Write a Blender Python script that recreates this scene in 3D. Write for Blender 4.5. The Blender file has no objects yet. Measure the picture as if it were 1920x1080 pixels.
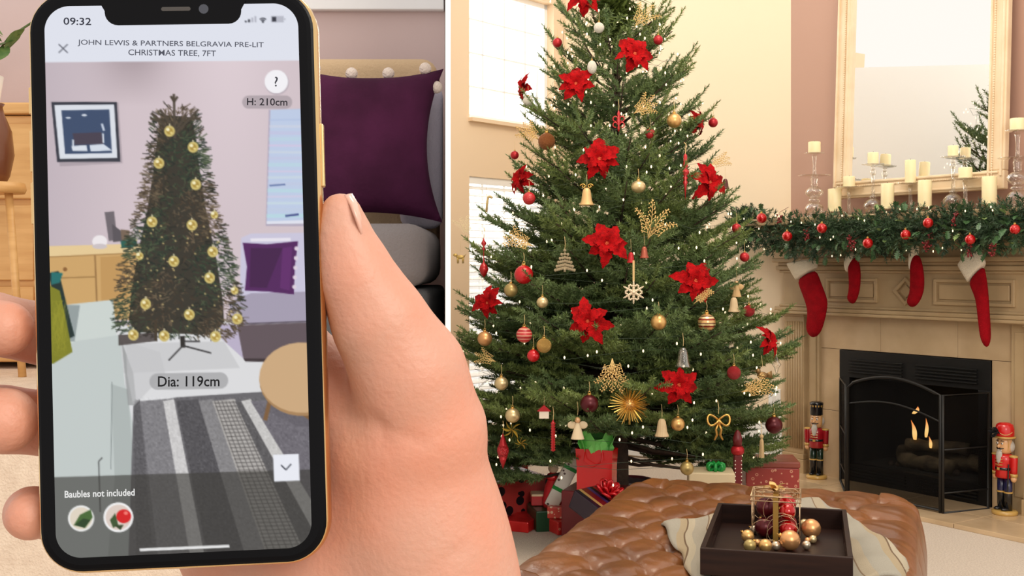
import bpy, bmesh, math, random
import numpy as np
from mathutils import Vector, Matrix, Euler
random.seed(7); np.random.seed(7)
PI = math.pi
sc = bpy.context.scene
COL = sc.collection

# ------------------------------------------------------------------ camera, world, lights, exposure
CZ = 1.22
F = 2100.0
cam_d = bpy.data.cameras.new('camera')
cam_d.sensor_width = 36; cam_d.lens = F / 1920 * 36
cam_d.shift_y = -40 / 1920
cam_d.clip_start = 0.02
cam = bpy.data.objects.new('camera', cam_d); COL.objects.link(cam)
cam.location = (0, 0, CZ); cam.rotation_euler = (PI / 2, 0, 0)
sc.camera = cam

w = bpy.data.worlds.new('world'); sc.world = w; w.use_nodes = True
bg = w.node_tree.nodes['Background']
bg.inputs[0].default_value = (1.0, 0.955, 0.89, 1); bg.inputs[1].default_value = 1.06

def area(name, loc, target, sx, sy, power, col):
    l = bpy.data.lights.new(name, 'AREA'); l.shape = 'RECTANGLE'; l.size = sx; l.size_y = sy
    l.energy = power; l.color = col
    o = bpy.data.objects.new(name, l); COL.objects.link(o); o.location = loc
    o.rotation_euler = (Vector(target) - Vector(loc)).to_track_quat('-Z', 'Y').to_euler()
    return o
area('overhead_warm_fill', (0.9, 3.6, 4.2), (0.9, 4.6, 0.6), 1.6, 1.6, 70, (1, .86, .68))  # added warm fill from above for the tree front; no lamp hangs here
area('window_daylight', (-0.75, 7.9, 2.6), (1.2, 4.5, 1.2), 1.4, 2.6, 110, (1, .95, .88))
area('unseen_window_fill', (1.5, -1.5, 2.8), (0.4, 5.6, 1.2), 1.6, 1.8, 88, (1, .94, .84))  # unseen window light behind the camera, placed as fill for tree and divider
sc.view_settings.view_transform = 'Standard'
sc.view_settings.look = 'None'
sc.view_settings.exposure = 0.0
sc.view_settings.gamma = 1.0
sc.view_settings.use_curve_mapping = False

# ------------------------------------------------------------------ helpers
def P(px, py, Y): return Vector(((px - 960) / F * Y, Y, CZ - (py - 500) / F * Y))
def PZ(px, py, z):
    Y = (CZ - z) * F / (py - 500); return P(px, py, Y)
def lin(c): 
    c = c / 255.0
    return c / 12.92 if c <= .04045 else ((c + .055) / 1.055) ** 2.4
def rgb(c): return (lin(c[0]), lin(c[1]), lin(c[2]), 1)

MATS = {}
def M(name, c=(128, 128, 128), rough=.5, metal=0, var=None, bump=None, trans=0, emit=0, coat=0, sub=0, sheen=0, spec=.5, alpha=1):
    if name in MATS: return MATS[name]
    m = bpy.data.materials.new(name); m.use_nodes = True; nt = m.node_tree
    b = nt.nodes['Principled BSDF']
    I = b.inputs
    I['Base Color'].default_value = rgb(c); I['Roughness'].default_value = rough; I['Metallic'].default_value = metal
    I['Transmission Weight'].default_value = trans; I['Coat Weight'].default_value = coat
    I['Specular IOR Level'].default_value = spec; I['Alpha'].default_value = alpha
    if sub: I['Subsurface Weight'].default_value = sub; I['Subsurface Radius'].default_value = (.01, .004, .002); I['Subsurface Scale'].default_value = 1
    if sheen: I['Sheen Weight'].default_value = sheen
    if emit: I['Emission Color'].default_value = rgb(c); I['Emission Strength'].default_value = emit
    if var or bump:
        tc = nt.nodes.new('ShaderNodeTexCoord')
    if var:                                  # (scale, colour2, [stretch])
        n = nt.nodes.new('ShaderNodeTexNoise'); n.inputs['Scale'].default_value = var[0]; n.inputs['Detail'].default_value = 5
        mp = nt.nodes.new('ShaderNodeMapping')
        if len(var) > 2: mp.inputs['Scale'].default_value = var[2]
        nt.links.new(tc.outputs['Object'], mp.inputs[0]); nt.links.new(mp.outputs[0], n.inputs['Vector'])
        r = nt.nodes.new('ShaderNodeValToRGB'); r.color_ramp.elements[0].position = .35; r.color_ramp.elements[1].position = .68
        r.color_ramp.elements[0].color = rgb(c); r.color_ramp.elements[1].color = rgb(var[1])
        nt.links.new(n.outputs['Fac'], r.inputs[0]); nt.links.new(r.outputs[0], I['Base Color'])
    if bump:                                 # (scale, strength)
        n2 = nt.nodes.new('ShaderNodeTexNoise'); n2.inputs['Scale'].default_value = bump[0]; n2.inputs['Detail'].default_value = 4
        bp = nt.nodes.new('ShaderNodeBump'); bp.inputs['Strength'].default_value = bump[1]; bp.inputs['Distance'].default_value = .01
        nt.links.new(tc.outputs['Object'], n2.inputs['Vector']); nt.links.new(n2.outputs['Fac'], bp.inputs['Height'])
        nt.links.new(bp.outputs[0], I['Normal'])
    MATS[name] = m
    return m

def stripes(name, cols, axis=2, freq=1.0, rough=.5, metal=0, uv=False, diag=0.0, bump=None):
    """repeating colour bands along an axis: cols = [(width, colour), ...]"""
    if name in MATS: return MATS[name]
    m = M(name, cols[0][1], rough, metal, bump=bump); nt = m.node_tree; b = nt.nodes['Principled BSDF']
    tc = nt.nodes.new('ShaderNodeTexCoord'); sp = nt.nodes.new('ShaderNodeSeparateXYZ')
    nt.links.new(tc.outputs['UV' if uv else 'Object'], sp.inputs[0])
    mu = nt.nodes.new('ShaderNodeMath'); mu.operation = 'MULTIPLY_ADD'; mu.inputs[1].default_value = freq; mu.inputs[2].default_value = 50
    nt.links.new(sp.outputs[axis], mu.inputs[0])
    src = mu.outputs[0]
    if diag:
        m2 = nt.nodes.new('ShaderNodeMath'); m2.operation = 'MULTIPLY_ADD'; m2.inputs[1].default_value = freq * diag
        nt.links.new(sp.outputs[(axis + 1) % 3 if not uv else 1 - axis], m2.inputs[0]); nt.links.new(src, m2.inputs[2]); src = m2.outputs[0]
    fr = nt.nodes.new('ShaderNodeMath'); fr.operation = 'FRACT'; nt.links.new(src, fr.inputs[0])
    r = nt.nodes.new('ShaderNodeValToRGB'); r.color_ramp.interpolation = 'CONSTANT'
    tot = sum(c[0] for c in cols); p = 0
    els = r.color_ramp.elements
    els.remove(els[1])
    for i, (wd, c) in enumerate(cols):
        e = els[0] if i == 0 else els.new(p / tot)
        e.position = p / tot; e.color = rgb(c); p += wd
    nt.links.new(fr.outputs[0], r.inputs[0]); nt.links.new(r.outputs[0], b.inputs['Base Color'])
    return m

def spots(name, c0, c1, scale=30, size=.3, rough=.4, metal=0, ring=False, glit=0):
    if name in MATS: return MATS[name]
    m = M(name, c0, rough, metal); nt = m.node_tree; b = nt.nodes['Principled BSDF']
    tc = nt.nodes.new('ShaderNodeTexCoord'); v = nt.nodes.new('ShaderNodeTexVoronoi'); v.inputs['Scale'].default_value = scale
    nt.links.new(tc.outputs['Object'], v.inputs['Vector'])
    r = nt.nodes.new('ShaderNodeValToRGB'); r.color_ramp.interpolation = 'CONSTANT' if not glit else 'LINEAR'
    r.color_ramp.elements[0].color = rgb(c1); r.color_ramp.elements[1].color = rgb(c0); r.color_ramp.elements[1].position = size
    if ring:
        e = r.color_ramp.elements.new(size * .55); e.color = rgb(c0); e2 = r.color_ramp.elements.new(size * .3); e2.color = rgb(c1)
        r.color_ramp.elements[0].color = rgb(c0)
    nt.links.new(v.outputs['Distance'], r.inputs[0]); nt.links.new(r.outputs[0], b.inputs['Base Color'])
    if glit:
        bp = nt.nodes.new('ShaderNodeBump'); bp.inputs['Strength'].default_value = glit; bp.inputs['Distance'].default_value = .005
        nt.links.new(v.outputs['Distance'], bp.inputs['Height']); nt.links.new(bp.outputs[0], b.inputs['Normal'])
    return m

class MB:
    def __init__(s): s.v = []; s.f = []; s.uv = None
    def add(s, vs, fs, mat=None):
        o = len(s.v)
        s.v += [tuple(mat @ Vector(v)) if mat is not None else tuple(v) for v in vs]
        s.f += [tuple(i + o for i in f) for f in fs]
        return s
    def box(s, c, d, mat=None):
        x, y, z = d[0] / 2, d[1] / 2, d[2] / 2; cx, cy, cz = c
        vs = [(cx + a * x, cy + b * y, cz + e * z) for a in (-1, 1) for b in (-1, 1) for e in (-1, 1)]
        return s.add(vs, [(0, 1, 3, 2), (4, 6, 7, 5), (0, 4, 5, 1), (2, 3, 7, 6), (0, 2, 6, 4), (1, 5, 7, 3)], mat)
    def loft(s, rings, cap=True, mat=None, closed=True):
        n = len(rings[0]); vs = [p for r in rings for p in r]; fs = []
        for i in range(len(rings) - 1):
            for j in range(n if closed else n - 1):
                a = i * n + j; b = i * n + (j + 1) % n
                fs.append((a, b, b + n, a + n))
        if cap: fs.append(tuple(range(n - 1, -1, -1))); fs.append(tuple(range((len(rings) - 1) * n, len(rings) * n)))
        return s.add(vs, fs, mat)
    def lathe(s, prof, n=20, mat=None, cap=True):
        return s.loft([[(r * math.cos(2 * PI * j / n), r * math.sin(2 * PI * j / n), z) for j in range(n)] for r, z in prof], cap, mat)
    def sphere(s, c=(0, 0, 0), r=1, nu=16, nv=10, sc=(1, 1, 1), mat=None):
        T = Matrix.Translation(c) @ Matrix.Diagonal((*sc, 1))
        if mat is not None: T = mat @ T
        return s.lathe([(max(r * math.sin(PI * i / nv), r * .01), -r * math.cos(PI * i / nv)) for i in range(nv + 1)], nu, T)
    def tube(s, pts, r=.01, n=6, mat=None, cap=True):
        pts = [Vector(p) for p in pts]; rings = []; up = None
        for i, p in enumerate(pts):
            t = (pts[min(i + 1, len(pts) - 1)] - pts[max(i - 1, 0)]).normalized()
            if up is None: up = t.orthogonal().normalized()
            up = (up - t * up.dot(t)).normalized(); b = t.cross(up)
            rr = r[i] if isinstance(r, (list, tuple)) else r
            rings.append([p + (up * math.cos(2 * PI * j / n) + b * math.sin(2 * PI * j / n)) * rr for j in range(n)])
        return s.loft(rings, cap, mat)
    def prism(s, poly, t, mat=None):            # poly in xz, thickness along y
        n = len(poly)
        vs = [(x, -t / 2, z) for x, z in poly] + [(x, t / 2, z) for x, z in poly]
        fs = [tuple(range(n)), tuple(range(2 * n - 1, n - 1, -1))] + [(i, i + n, (i + 1) % n + n, (i + 1) % n) for i in range(n)]
        return s.add(vs, fs, mat)
    def grid(s, fn, nu, nv, mat=None):
        vs = [fn(i / nu, j / nv) for j in range(nv + 1) for i in range(nu + 1)]
        fs = [(j * (nu + 1) + i, j * (nu + 1) + i + 1, (j + 1) * (nu + 1) + i + 1, (j + 1) * (nu + 1) + i) for j in range(nv) for i in range(nu)]
        s.uv = (nu, nv)
        return s.add(vs, fs, mat)

def fix_normals(me):
    bm = bmesh.new(); bm.from_mesh(me); bmesh.ops.recalc_face_normals(bm, faces=bm.faces); bm.to_mesh(me); bm.free()
def mesh_of(name, mb, mat, smooth=True, fix=True):
    me = bpy.data.meshes.new(name); me.from_pydata(mb.v, [], mb.f)
    if mb.uv:
        nu, nv = mb.uv; l = me.uv_layers.new(name='UVMap')
        for lp in me.loops:
            k = lp.vertex_index
            if k < (nu + 1) * (nv + 1): l.data[lp.index].uv = ((k % (nu + 1)) / nu, (k // (nu + 1)) / nv)
    if fix: fix_normals(me)
    if mat: me.materials.append(mat)
    if smooth: me.shade_smooth()
    me.update()
    return me
def link(name, me, parent=None, loc=None, rot=None, scale=None):
    o = bpy.data.objects.new(name, me); COL.objects.link(o)
    if parent is not None: o.parent = parent
    if loc is not None: o.location = loc
    if rot is not None: o.rotation_euler = rot
    if scale is not None: o.scale = (scale,) * 3 if isinstance(scale, (int, float)) else scale
    return o
def obj(name, mb, mat, parent=None, smooth=False, bevel=0, sub=0, thick=0, **k):
    fix = not k.pop('nofix', False)
    o = link(name, mesh_of(name, mb, mat, smooth, fix), parent, **k)
    if thick:
        s = o.modifiers.new('thickness', 'SOLIDIFY'); s.thickness = thick; s.offset = 0
    if bevel:
        b = o.modifiers.new('bevel', 'BEVEL'); b.width = bevel; b.segments = 2; b.limit_method = 'ANGLE'
    if sub:
        b = o.modifiers.new('sub', 'SUBSURF'); b.levels = sub; b.render_levels = sub
    return o
def tag(o, label=None, cat=None, group=None, kind=None):
    if label: o['label'] = label
    if cat: o['category'] = cat
    if group: o['group'] = group
    if kind: o['kind'] = kind
    return o
def thing(name, label, cat, loc=(0, 0, 0), rz=0, group=None, scale=None):
    o = bpy.data.objects.new(name, None); COL.objects.link(o); o.location = loc
    o.rotation_euler = (0, 0, rz); o.empty_display_size = .05
    if scale: o.scale = (scale,) * 3
    return tag(o, label, cat, group)
def np_mesh(name, V, Fc, mat, smooth=False):
    me = bpy.data.meshes.new(name); k = Fc.shape[1]
    me.vertices.add(len(V)); me.vertices.foreach_set('co', np.ascontiguousarray(V, np.float32).ravel())
    me.loops.add(Fc.size); me.loops.foreach_set('vertex_index', np.ascontiguousarray(Fc, np.int32).ravel())
    me.polygons.add(len(Fc)); me.polygons.foreach_set('loop_start', np.arange(0, Fc.size, k, dtype=np.int32))
    me.polygons.foreach_set('loop_total', np.full(len(Fc), k, np.int32))
    me.update(calc_edges=True); me.validate()
    if mat: me.materials.append(mat)
    if smooth: me.shade_smooth()
    return me
def RZ(a): return Matrix.Rotation(a, 4, 'Z')
def RX(a): return Matrix.Rotation(a, 4, 'X')
def RY(a): return Matrix.Rotation(a, 4, 'Y')
def T(x, y=0, z=0): return Matrix.Translation((x, y, z))

# fireplace wall frame: s along the wall (left/far to right/near), d out into the room
WB = Vector((1.869, 6.35)); WU = Vector((.57, -.822)); WN = Vector((-.822, -.57))
WMAT = Matrix(((WU.x, -WN.x, 0, WB.x), (WU.y, -WN.y, 0, WB.y), (0, 0, 1, 0), (0, 0, 0, 1)))   # local (s, -d, z)
WANG = math.atan2(WU.y, WU.x)
def W(s, d, z): 
    p = WB + WU * s + WN * d; return Vector((p.x, p.y, z))
def WP(px, py, d):
    k = (px - 960) / F; o = WB + WN * d
    s = (k * o.y - o.x) / (WU.x - k * WU.y); Y = o.y + WU.y * s
    return s, CZ - (py - 500) / F * Y, Y

# ------------------------------------------------------------------ materials of the setting
CREAM = M('cream_paint', (247, 226, 196), .75, bump=(60, .03))
CREAMW = M('cream_paint_warm', (238, 212, 180), .75, bump=(60, .03))
MAUVE = M('mauve_paint', (186, 148, 130), .7, bump=(60, .03))
PINK = M('pink_paint', (206, 184, 184), .8, bump=(60, .03))
WHITE = M('white_paint', (250, 250, 248), .5)
TRIM = M('mantel_paint', (186, 160, 122), .4, var=(6, (176, 149, 112)))
TRIMW = M('mirror_frame_paint', (236, 214, 182), .35, var=(8, (226, 200, 164)))
MARBLE = M('marble', (208, 180, 144), .22, var=(5, (190, 162, 126)), coat=.2)
CARPET = M('carpet', (222, 208, 192), .95, var=(140, (196, 180, 164)), bump=(300, .6))
def thin_glass(name, tint=(255, 255, 255), edge=.42):
    m = bpy.data.materials.new(name); m.use_nodes = True; nt = m.node_tree; nt.nodes.remove(nt.nodes['Principled BSDF'])
    tr = nt.nodes.new('ShaderNodeBsdfTransparent'); tr.inputs[0].default_value = rgb((248, 246, 242)); gl = nt.nodes.new('ShaderNodeBsdfGlossy'); gl.inputs['Roughness'].default_value = .05; gl.inputs['Color'].default_value = rgb(tint)
    lw = nt.nodes.new('ShaderNodeLayerWeight'); lw.inputs['Blend'].default_value = edge; mx = nt.nodes.new('ShaderNodeMixShader')
    mu = nt.nodes.new('ShaderNodeMath'); mu.operation = 'MULTIPLY_ADD'; mu.inputs[1].default_value = .75; mu.inputs[2].default_value = .04; nt.links.new(lw.outputs['Facing'], mu.inputs[0])
    nt.links.new(mu.outputs[0], mx.inputs[0]); nt.links.new(tr.outputs[0], mx.inputs[1]); nt.links.new(gl.outputs[0], mx.inputs[2])
    nt.links.new(mx.outputs[0], nt.nodes['Material Output'].inputs[0]); return m
GLASS = thin_glass('clear_glass')
PANE = M('window_pane', (255, 255, 255), .0, trans=1.0, alpha=.25)

# ------------------------------------------------------------------ setting, right room
def S(o): o['kind'] = 'structure'; return o
m = MB(); m.box((1.0, 2.2, -.05), (9, 13, .1)); S(obj('floor', m, CARPET))
# window wall (left of the tree)
WO = Vector((-.361, 6.6)); DW = Vector((.651, .759)).normalized(); NW = Vector((DW.y, -DW.x))
LW = Matrix(((DW.x, -NW.x, 0, WO.x), (DW.y, -NW.y, 0, WO.y), (0, 0, 1, 0), (0, 0, 0, 1)))
S0, S1, S2 = .161, .975, 1.1
ZA, ZB, ZC, ZD, ZT = .22, 1.764, 2.116, 2.94, 3.03
m = MB()
for (a, b, c, d) in ((-.4, S0, 0, ZT), (S1, S2, 0, ZT), (S0, S1, 0, ZA), (S0, S1, ZB, ZC), (S0, S1, ZD, ZT)):
    m.box(((a + b) / 2, .06, (c + d) / 2), (b - a, .12, d - c))
S(obj('wall_left', m, CREAMW)).matrix_world = LW
for n, (z0, z1) in enumerate(((ZC, ZD), (ZA, ZB)), 1):
    t = bpy.data.objects.new(f'window_{n}', None); COL.objects.link(t); t.matrix_world = LW; S(t)
    fr = MB(); wd = .03
    fr.box(((S0 + S1) / 2, .08, z0 + wd / 2), (S1 - S0, .05, wd)); fr.box(((S0 + S1) / 2, .08, z1 - wd / 2), (S1 - S0, .05, wd))
    fr.box((S0 + wd / 2, .08, (z0 + z1) / 2), (wd, .05, z1 - z0)); fr.box((S1 - wd / 2, .08, (z0 + z1) / 2), (wd, .05, z1 - z0))
    obj('window_frame', fr, WHITE, t)
    nx = 4; nz = 4 if n == 1 else 6
    for i in range(1, nx): 
        mm = MB(); mm.box((S0 + (S1 - S0) * i / nx, .08, (z0 + z1) / 2), (.009, .012, z1 - z0)); obj('glazing_bar', mm, WHITE, t)
    for j in range(1, nz):
        mm = MB(); mm.box(((S0 + S1) / 2, .08, z0 + (z1 - z0) * j / nz), (S1 - S0, .012, .009)); obj('glazing_bar', mm, WHITE, t)
    for i in range(nx):
        for j in range(nz):
            mm = MB(); mm.box((S0 + (S1 - S0) * (i + .5) / nx, .085, z0 + (z1 - z0) * (j + .5) / nz), ((S1 - S0) / nx - .015, .003, (z1 - z0) / nz - .015)); obj('pane', mm, PANE, t)
    if n == 1:
        mm = MB(); mm.box(((S0 + S1) / 2, -.005, z0 - .012), (S1 - S0 + .02, .06, .022)); obj('sill', mm, CREAMW, t)
# blind in the lower window
t = thing('window_blind', 'white slatted blind hanging in the lower window behind the tree', 'blind'); t.matrix_world = LW
BL = M('blind_slat', (250, 248, 244), .5)
mm = MB(); mm.box(((S0 + S1) / 2, .03, ZB - .02), (S1 - S0 - .02, .04, .04)); obj('head_rail', mm, BL, t)
sl = MB(); sl.box((0, 0, 0), (S1 - S0 - .03, .042, .003), RX(.5)); sme = mesh_of('slat', sl, BL, False)
for i in range(34):
    link('slat', sme, t, loc=((S0 + S1) / 2, .03, ZB - .065 - i * .042))
mm = MB()
for x in (S0 + .12, S1 - .12): mm.tube([(x, .03, ZB - .03), (x, .03, ZA + .05)], .0015, 4)
obj('ladder_cord', mm, BL, t)
# cream wall between window wall and chimney breast
pA = LW @ Vector((S2, 0, 0)); sC = WP(1483, 300, -.02)[0]; pC = W(sC, -.02, 0)
dC = (Vector((pC.x, pC.y)) - Vector((pA.x, pA.y))); LC = dC.length; dC.normalize(); nC = Vector((dC.y, -dC.x))
CM = Matrix(((dC.x, -nC.x, 0, pA.x), (dC.y, -nC.y, 0, pA.y), (0, 0, 1, 0), (0, 0, 0, 1)))
m = MB(); m.box((LC / 2, .06, ZT / 2), (LC + .1, .12, ZT)); S(obj('wall_back', m, CREAM)).matrix_world = CM
m = MB(); m.box((LC / 2 - .02, -.011, .165), (LC - .06, .02, .31)); m.box((LC / 2 - .02, -.015, .325), (LC - .06, .028, .022)); S(obj('baseboard_back', m, WHITE, bevel=.004)).matrix_world = CM
# chimney breast wall with the firebox opening
FS, FZ = .93, .75
m = MB()
for (a, b, c, d) in ((sC - .02, 0.03, 0, ZT), (FS - .03, 2.2, 0, ZT), (0.03, FS - .03, FZ - .03, ZT)):
    m.box(((a + b) / 2, .075, (c + d) / 2), (b - a, .11, d - c))
S(obj('wall_right', m, MAUVE)).matrix_world = WMAT
# hearth slabs
t = bpy.data.objects.new('hearth', None); COL.objects.link(t); t.matrix_world = WMAT; S(t)
for i in range(4):
    for j in range(2):
        mm = MB(); mm.box((-.14 + i * .47, -.115 - .25 * j, .011), (.466, .246, .022)); obj('marble_slab', mm, MARBLE, t, bevel=.002)
# light switch
t = thing('light_switch', 'small white light switch on the cream wall beside the fluted pilaster', 'switch')
q = P(1457, 748, 6.7); sx = (q.x - pA.x) * dC.x + (q.y - pA.y) * dC.y
t.matrix_world = CM @ T(sx - .02, -.002, q.z)
mm = MB(); mm.box((0, -.004, 0), (.075, .008, .115)); obj('switch_plate', mm, WHITE, t, bevel=.003)
mm = MB(); mm.box((0, -.011, .002), (.018, .01, .034), RX(.2)); obj('toggle', mm, WHITE, t)
# thin white divider between the two rooms
def dv(px, Y): return ((px - 960) / F * Y, Y)
m = MB()
a, b, c, d = dv(835, 2.45), dv(845, 2.45), dv(845, 6.5), dv(835, 6.5)
m.add([(p[0], p[1], z) for z in (0, 2.86) for p in (a, b, c, d)], [(0, 1, 5, 4), (1, 2, 6, 5), (2, 3, 7, 6), (3, 0, 4, 7), (4, 5, 6, 7), (3, 2, 1, 0)])
S(obj('wall_divider', m, WHITE))
# ------------------------------------------------------------------ setting, left room (raised floor)
LF = .9
m = MB(); m.add([(x, y, z) for z in (.0, LF) for x, y in ((-2.4, 2.2), (dv(834, 2.2)[0], 2.2), (dv(834, 4.1)[0], 4.1), (-2.4, 4.1))], [(0, 1, 5, 4), (1, 2, 6, 5), (2, 3, 7, 6), (3, 0, 4, 7), (4, 5, 6, 7)])
S(obj('floor_left', m, M('pale_rug', (236, 214, 192), .95, var=(30, (222, 198, 176)), bump=(200, .5))))
xr = dv(834, 4.05)[0]
m = MB(); m.box(((-2.4 + xr) / 2, 4.1, 1.43), (xr + 2.4, .1, 2.86)); S(obj('wall_back_left', m, PINK))
# ------------------------------------------------------------------ fireplace mantel
t = thing('fireplace_mantel', 'beige carved wooden mantelpiece with marble slabs around the black firebox', 'fireplace'); t.matrix_world = WMAT
SR = 1.30                                            # right end, past the frame
def B3(mm, s0, s1, d0, d1, z0, z1): mm.box(((s0 + s1) / 2, -(d0 + d1) / 2, (z0 + z1) / 2), (s1 - s0, d1 - d0, z1 - z0)); return mm
# marble slabs
for (s0, s1, z0, z1) in ((-.20, -.002, .022, .40), (-.20, -.002, .402, .752), (-.20, .27, .754, .96), (.272, .74, .754, .96), (.742, 1.10, .754, .96), (FS + .002, 1.10, .022, .40), (FS + .002, 1.10, .402, .752)):
    obj('marble_slab', B3(MB(), s0, s1, -.02, .012, z0, z1), MARBLE, t, bevel=.0015)
# pilasters with flutes
for (s0, s1) in ((-.372, -.225), (1.135, 1.282)):
    pl = obj('pilaster', B3(MB(), s0, s1, -.02, .055, .13, .93), TRIM, t, bevel=.002)
    for k in range(7):
        mm = MB(); x = s0 + .018 + k * (s1 - s0 - .036) / 6
        mm.lathe([(.0075, .16), (.0075, .90)], 8, T(x, -.055)); obj('flute', mm, TRIM, pl, smooth=True)
    mm = B3(MB(), s0 - .012, s1 + .012, -.02, .075, 0, .10); B3(mm, s0 - .006, s1 + .006, -.02, .068, .10, .13); obj('plinth', mm, TRIM, t, bevel=.003)
    mm = B3(MB(), s0 - .01, s1 + .01, -.02, .07, .93, .955); B3(mm, s0 - .02, s1 + .02, -.02, .085, .955, .975); obj('capital', mm, TRIM, t, bevel=.004)
for (s0, s1) in ((-.225, -.135), (1.045, 1.135)):
    mm = B3(MB(), s0, s1, -.02, .03, .022, .94); B3(mm, s0 + .02, s1 - .02, .03, .036, .10, .90); obj('inner_jamb', mm, TRIM, t, bevel=.002)
# frieze and mouldings
obj('frieze', B3(MB(), -.372, SR - .02, -.02, .06, .94, 1.46), TRIM, t, bevel=.002)
for k, (z0, z1, dd) in enumerate(((.945, .962, .105), (.962, .985, .095), (.985, 1.0, .075), (1.185, 1.2, .075), (1.2, 1.225, .09), (1.225, 1.245, .08), (1.245, 1.27, .105), (1.40, 1.425, .12), (1.425, 1.455, .17))):
    obj('moulding', B3(MB(), -.372 - dd + .05, SR - .03 + dd - .05, -.02, dd, z0, z1), TRIM, t, bevel=.005)
def framed(cs, z, hw, hh, rot=0):
    p = obj('raised_panel', MB().box((0, 0, 0), (2 * hw - .04, .012, 2 * hh - .04)), TRIM, t, bevel=.004)
    p.location = (cs, -.064, z); p.rotation_euler = (0, rot, 0)
    for a, b_, c, d_ in ((0, hh, hw, .009), (0, -hh, hw, .009), (hw, 0, .009, hh), (-hw, 0, .009, hh)):
        obj('panel_moulding', MB().box((a, -.003, b_), (2 * c + .018 if c > .02 else .018, .02, 2 * d_ if d_ > .02 else .018)), TRIM, p, bevel=.004)
zc = 1.09
framed((WP(1543, 545, .06)[0] + WP(1655, 545, .06)[0]) / 2, zc, .165, .058)
framed((WP(1752, 545, .06)[0] + WP(1906, 545, .06)[0]) / 2, zc, .215, .058)
framed(WP(1700, 545, .06)[0], zc, .046, .046, PI / 4)
obj('mantel_shelf', B3(MB(), -.46, SR + .08, -.02, .30, 1.455, 1.495), TRIM, t, bevel=.006)
ZS = 1.495
# ------------------------------------------------------------------ firebox
BLK = M('black_metal', (16, 15, 15), .5, .2); BLK2 = M('black_metal_dull', (18, 17, 17), .6)
t = thing('firebox', 'black metal gas firebox insert with louvres set in the marble', 'firebox'); t.matrix_world = WMAT
z0 = .02
for (a, b, c, d) in ((0, FS, .60, FZ), (0, FS, z0, .12), (0, .07, .12, .60), (FS - .07, FS, .12, .60)):
    obj('face_plate', B3(MB(), a + .001, b - .001, -.03, .02, c, d), BLK, t, bevel=.002)
for (a, b) in ((.07, .42), (.50, .86)):
    for k in range(5):
        mm = MB(); mm.box(((a + b) / 2, -.026, .632 + k * .017), (b - a, .014, .007), RX(0)); obj('louvre', mm, BLK, t, bevel=.001)
for (a, b) in ((.07, .44), (.50, .86)):
    for k in range(4):
        mm = MB(); mm.box(((a + b) / 2, -.026, .045 + k * .017), (b - a, .014, .007)); obj('louvre', mm, BLK, t, bevel=.001)
mm = MB()
B3(mm, .06, FS - .06, -.42, -.40, .10, .62); B3(mm, .06, FS - .06, -.42, -.03, .10, .115); B3(mm, .06, FS - .06, -.42, -.03, .605, .62)
B3(mm, .05, .065, -.42, -.03, .10, .62); B3(mm, FS - .065, FS - .05, -.42, -.03, .10, .62)
obj('fire_chamber', mm, M('soot', (40, 36, 30), .9, var=(9, (24, 22, 20))), t)
LOG = M('log_bark', (128, 112, 84), .9, var=(14, (74, 62, 46)), bump=(40, .8))
lt = thing('gas_log', 'grey brown ceramic log lying at the back of the firebox', 'log', group=None); lt.matrix_world = WMAT
def logm(p0, p1, r): return MB().tube([Vector(p0) + (Vector(p1) - Vector(p0)) * k / 6 + Vector((0, .006 * math.sin(k * 2), .008 * math.sin(k * 3))) for k in range(7)], [r * (1 + .12 * math.sin(k * 2.2)) for k in range(7)], 10)
obj('log_body', logm((.2, .26, .165), (.74, .28, .17), .05), LOG, lt, smooth=True)
for lab, p0, p1, r in (('short ceramic log leaning across the front of the fire', (.28, .16, .15), (.62, .13, .16), .04), ('thin ceramic log resting on top of the others in the fire', (.30, .18, .235), (.64, .24, .25), .035)):
    lt = thing('gas_log', lab, 'log'); lt.matrix_world = WMAT; obj('log_body', logm(p0, p1, r), LOG, lt, smooth=True)
mm = MB()
for k in range(12): mm.sphere((random.uniform(.2, .72), random.uniform(.12, .3), .125), random.uniform(.015, .03), 8, 5)
o = obj('embers', mm, M('ember_bed', (70, 52, 36), .9, var=(30, (36, 30, 26))), None, smooth=True); o.matrix_world = WMAT; tag(o, 'dark ember bed lying under the gas logs', 'embers', kind='stuff')
fm = bpy.data.materials.new('flame'); fm.use_nodes = True; nt = fm.node_tree; b = nt.nodes['Principled BSDF']
b.inputs['Base Color'].default_value = (0, 0, 0, 1); b.inputs['Roughness'].default_value = 1; b.inputs['Specular IOR Level'].default_value = 0
tc = nt.nodes.new('ShaderNodeTexCoord'); sp = nt.nodes.new('ShaderNodeSeparateXYZ'); r = nt.nodes.new('ShaderNodeValToRGB')
nt.links.new(tc.outputs['Generated'], sp.inputs[0]); nt.links.new(sp.outputs[2], r.inputs[0]); nt.links.new(r.outputs[0], b.inputs['Emission Color'])
r.color_ramp.elements[0].color = (1, .55, .16, 1); r.color_ramp.elements[1].color = (1, .22, .03, 1); e = r.color_ramp.elements.new(.4); e.color = (1, .66, .24, 1)
b.inputs['Emission Strength'].default_value = 3.2
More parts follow.
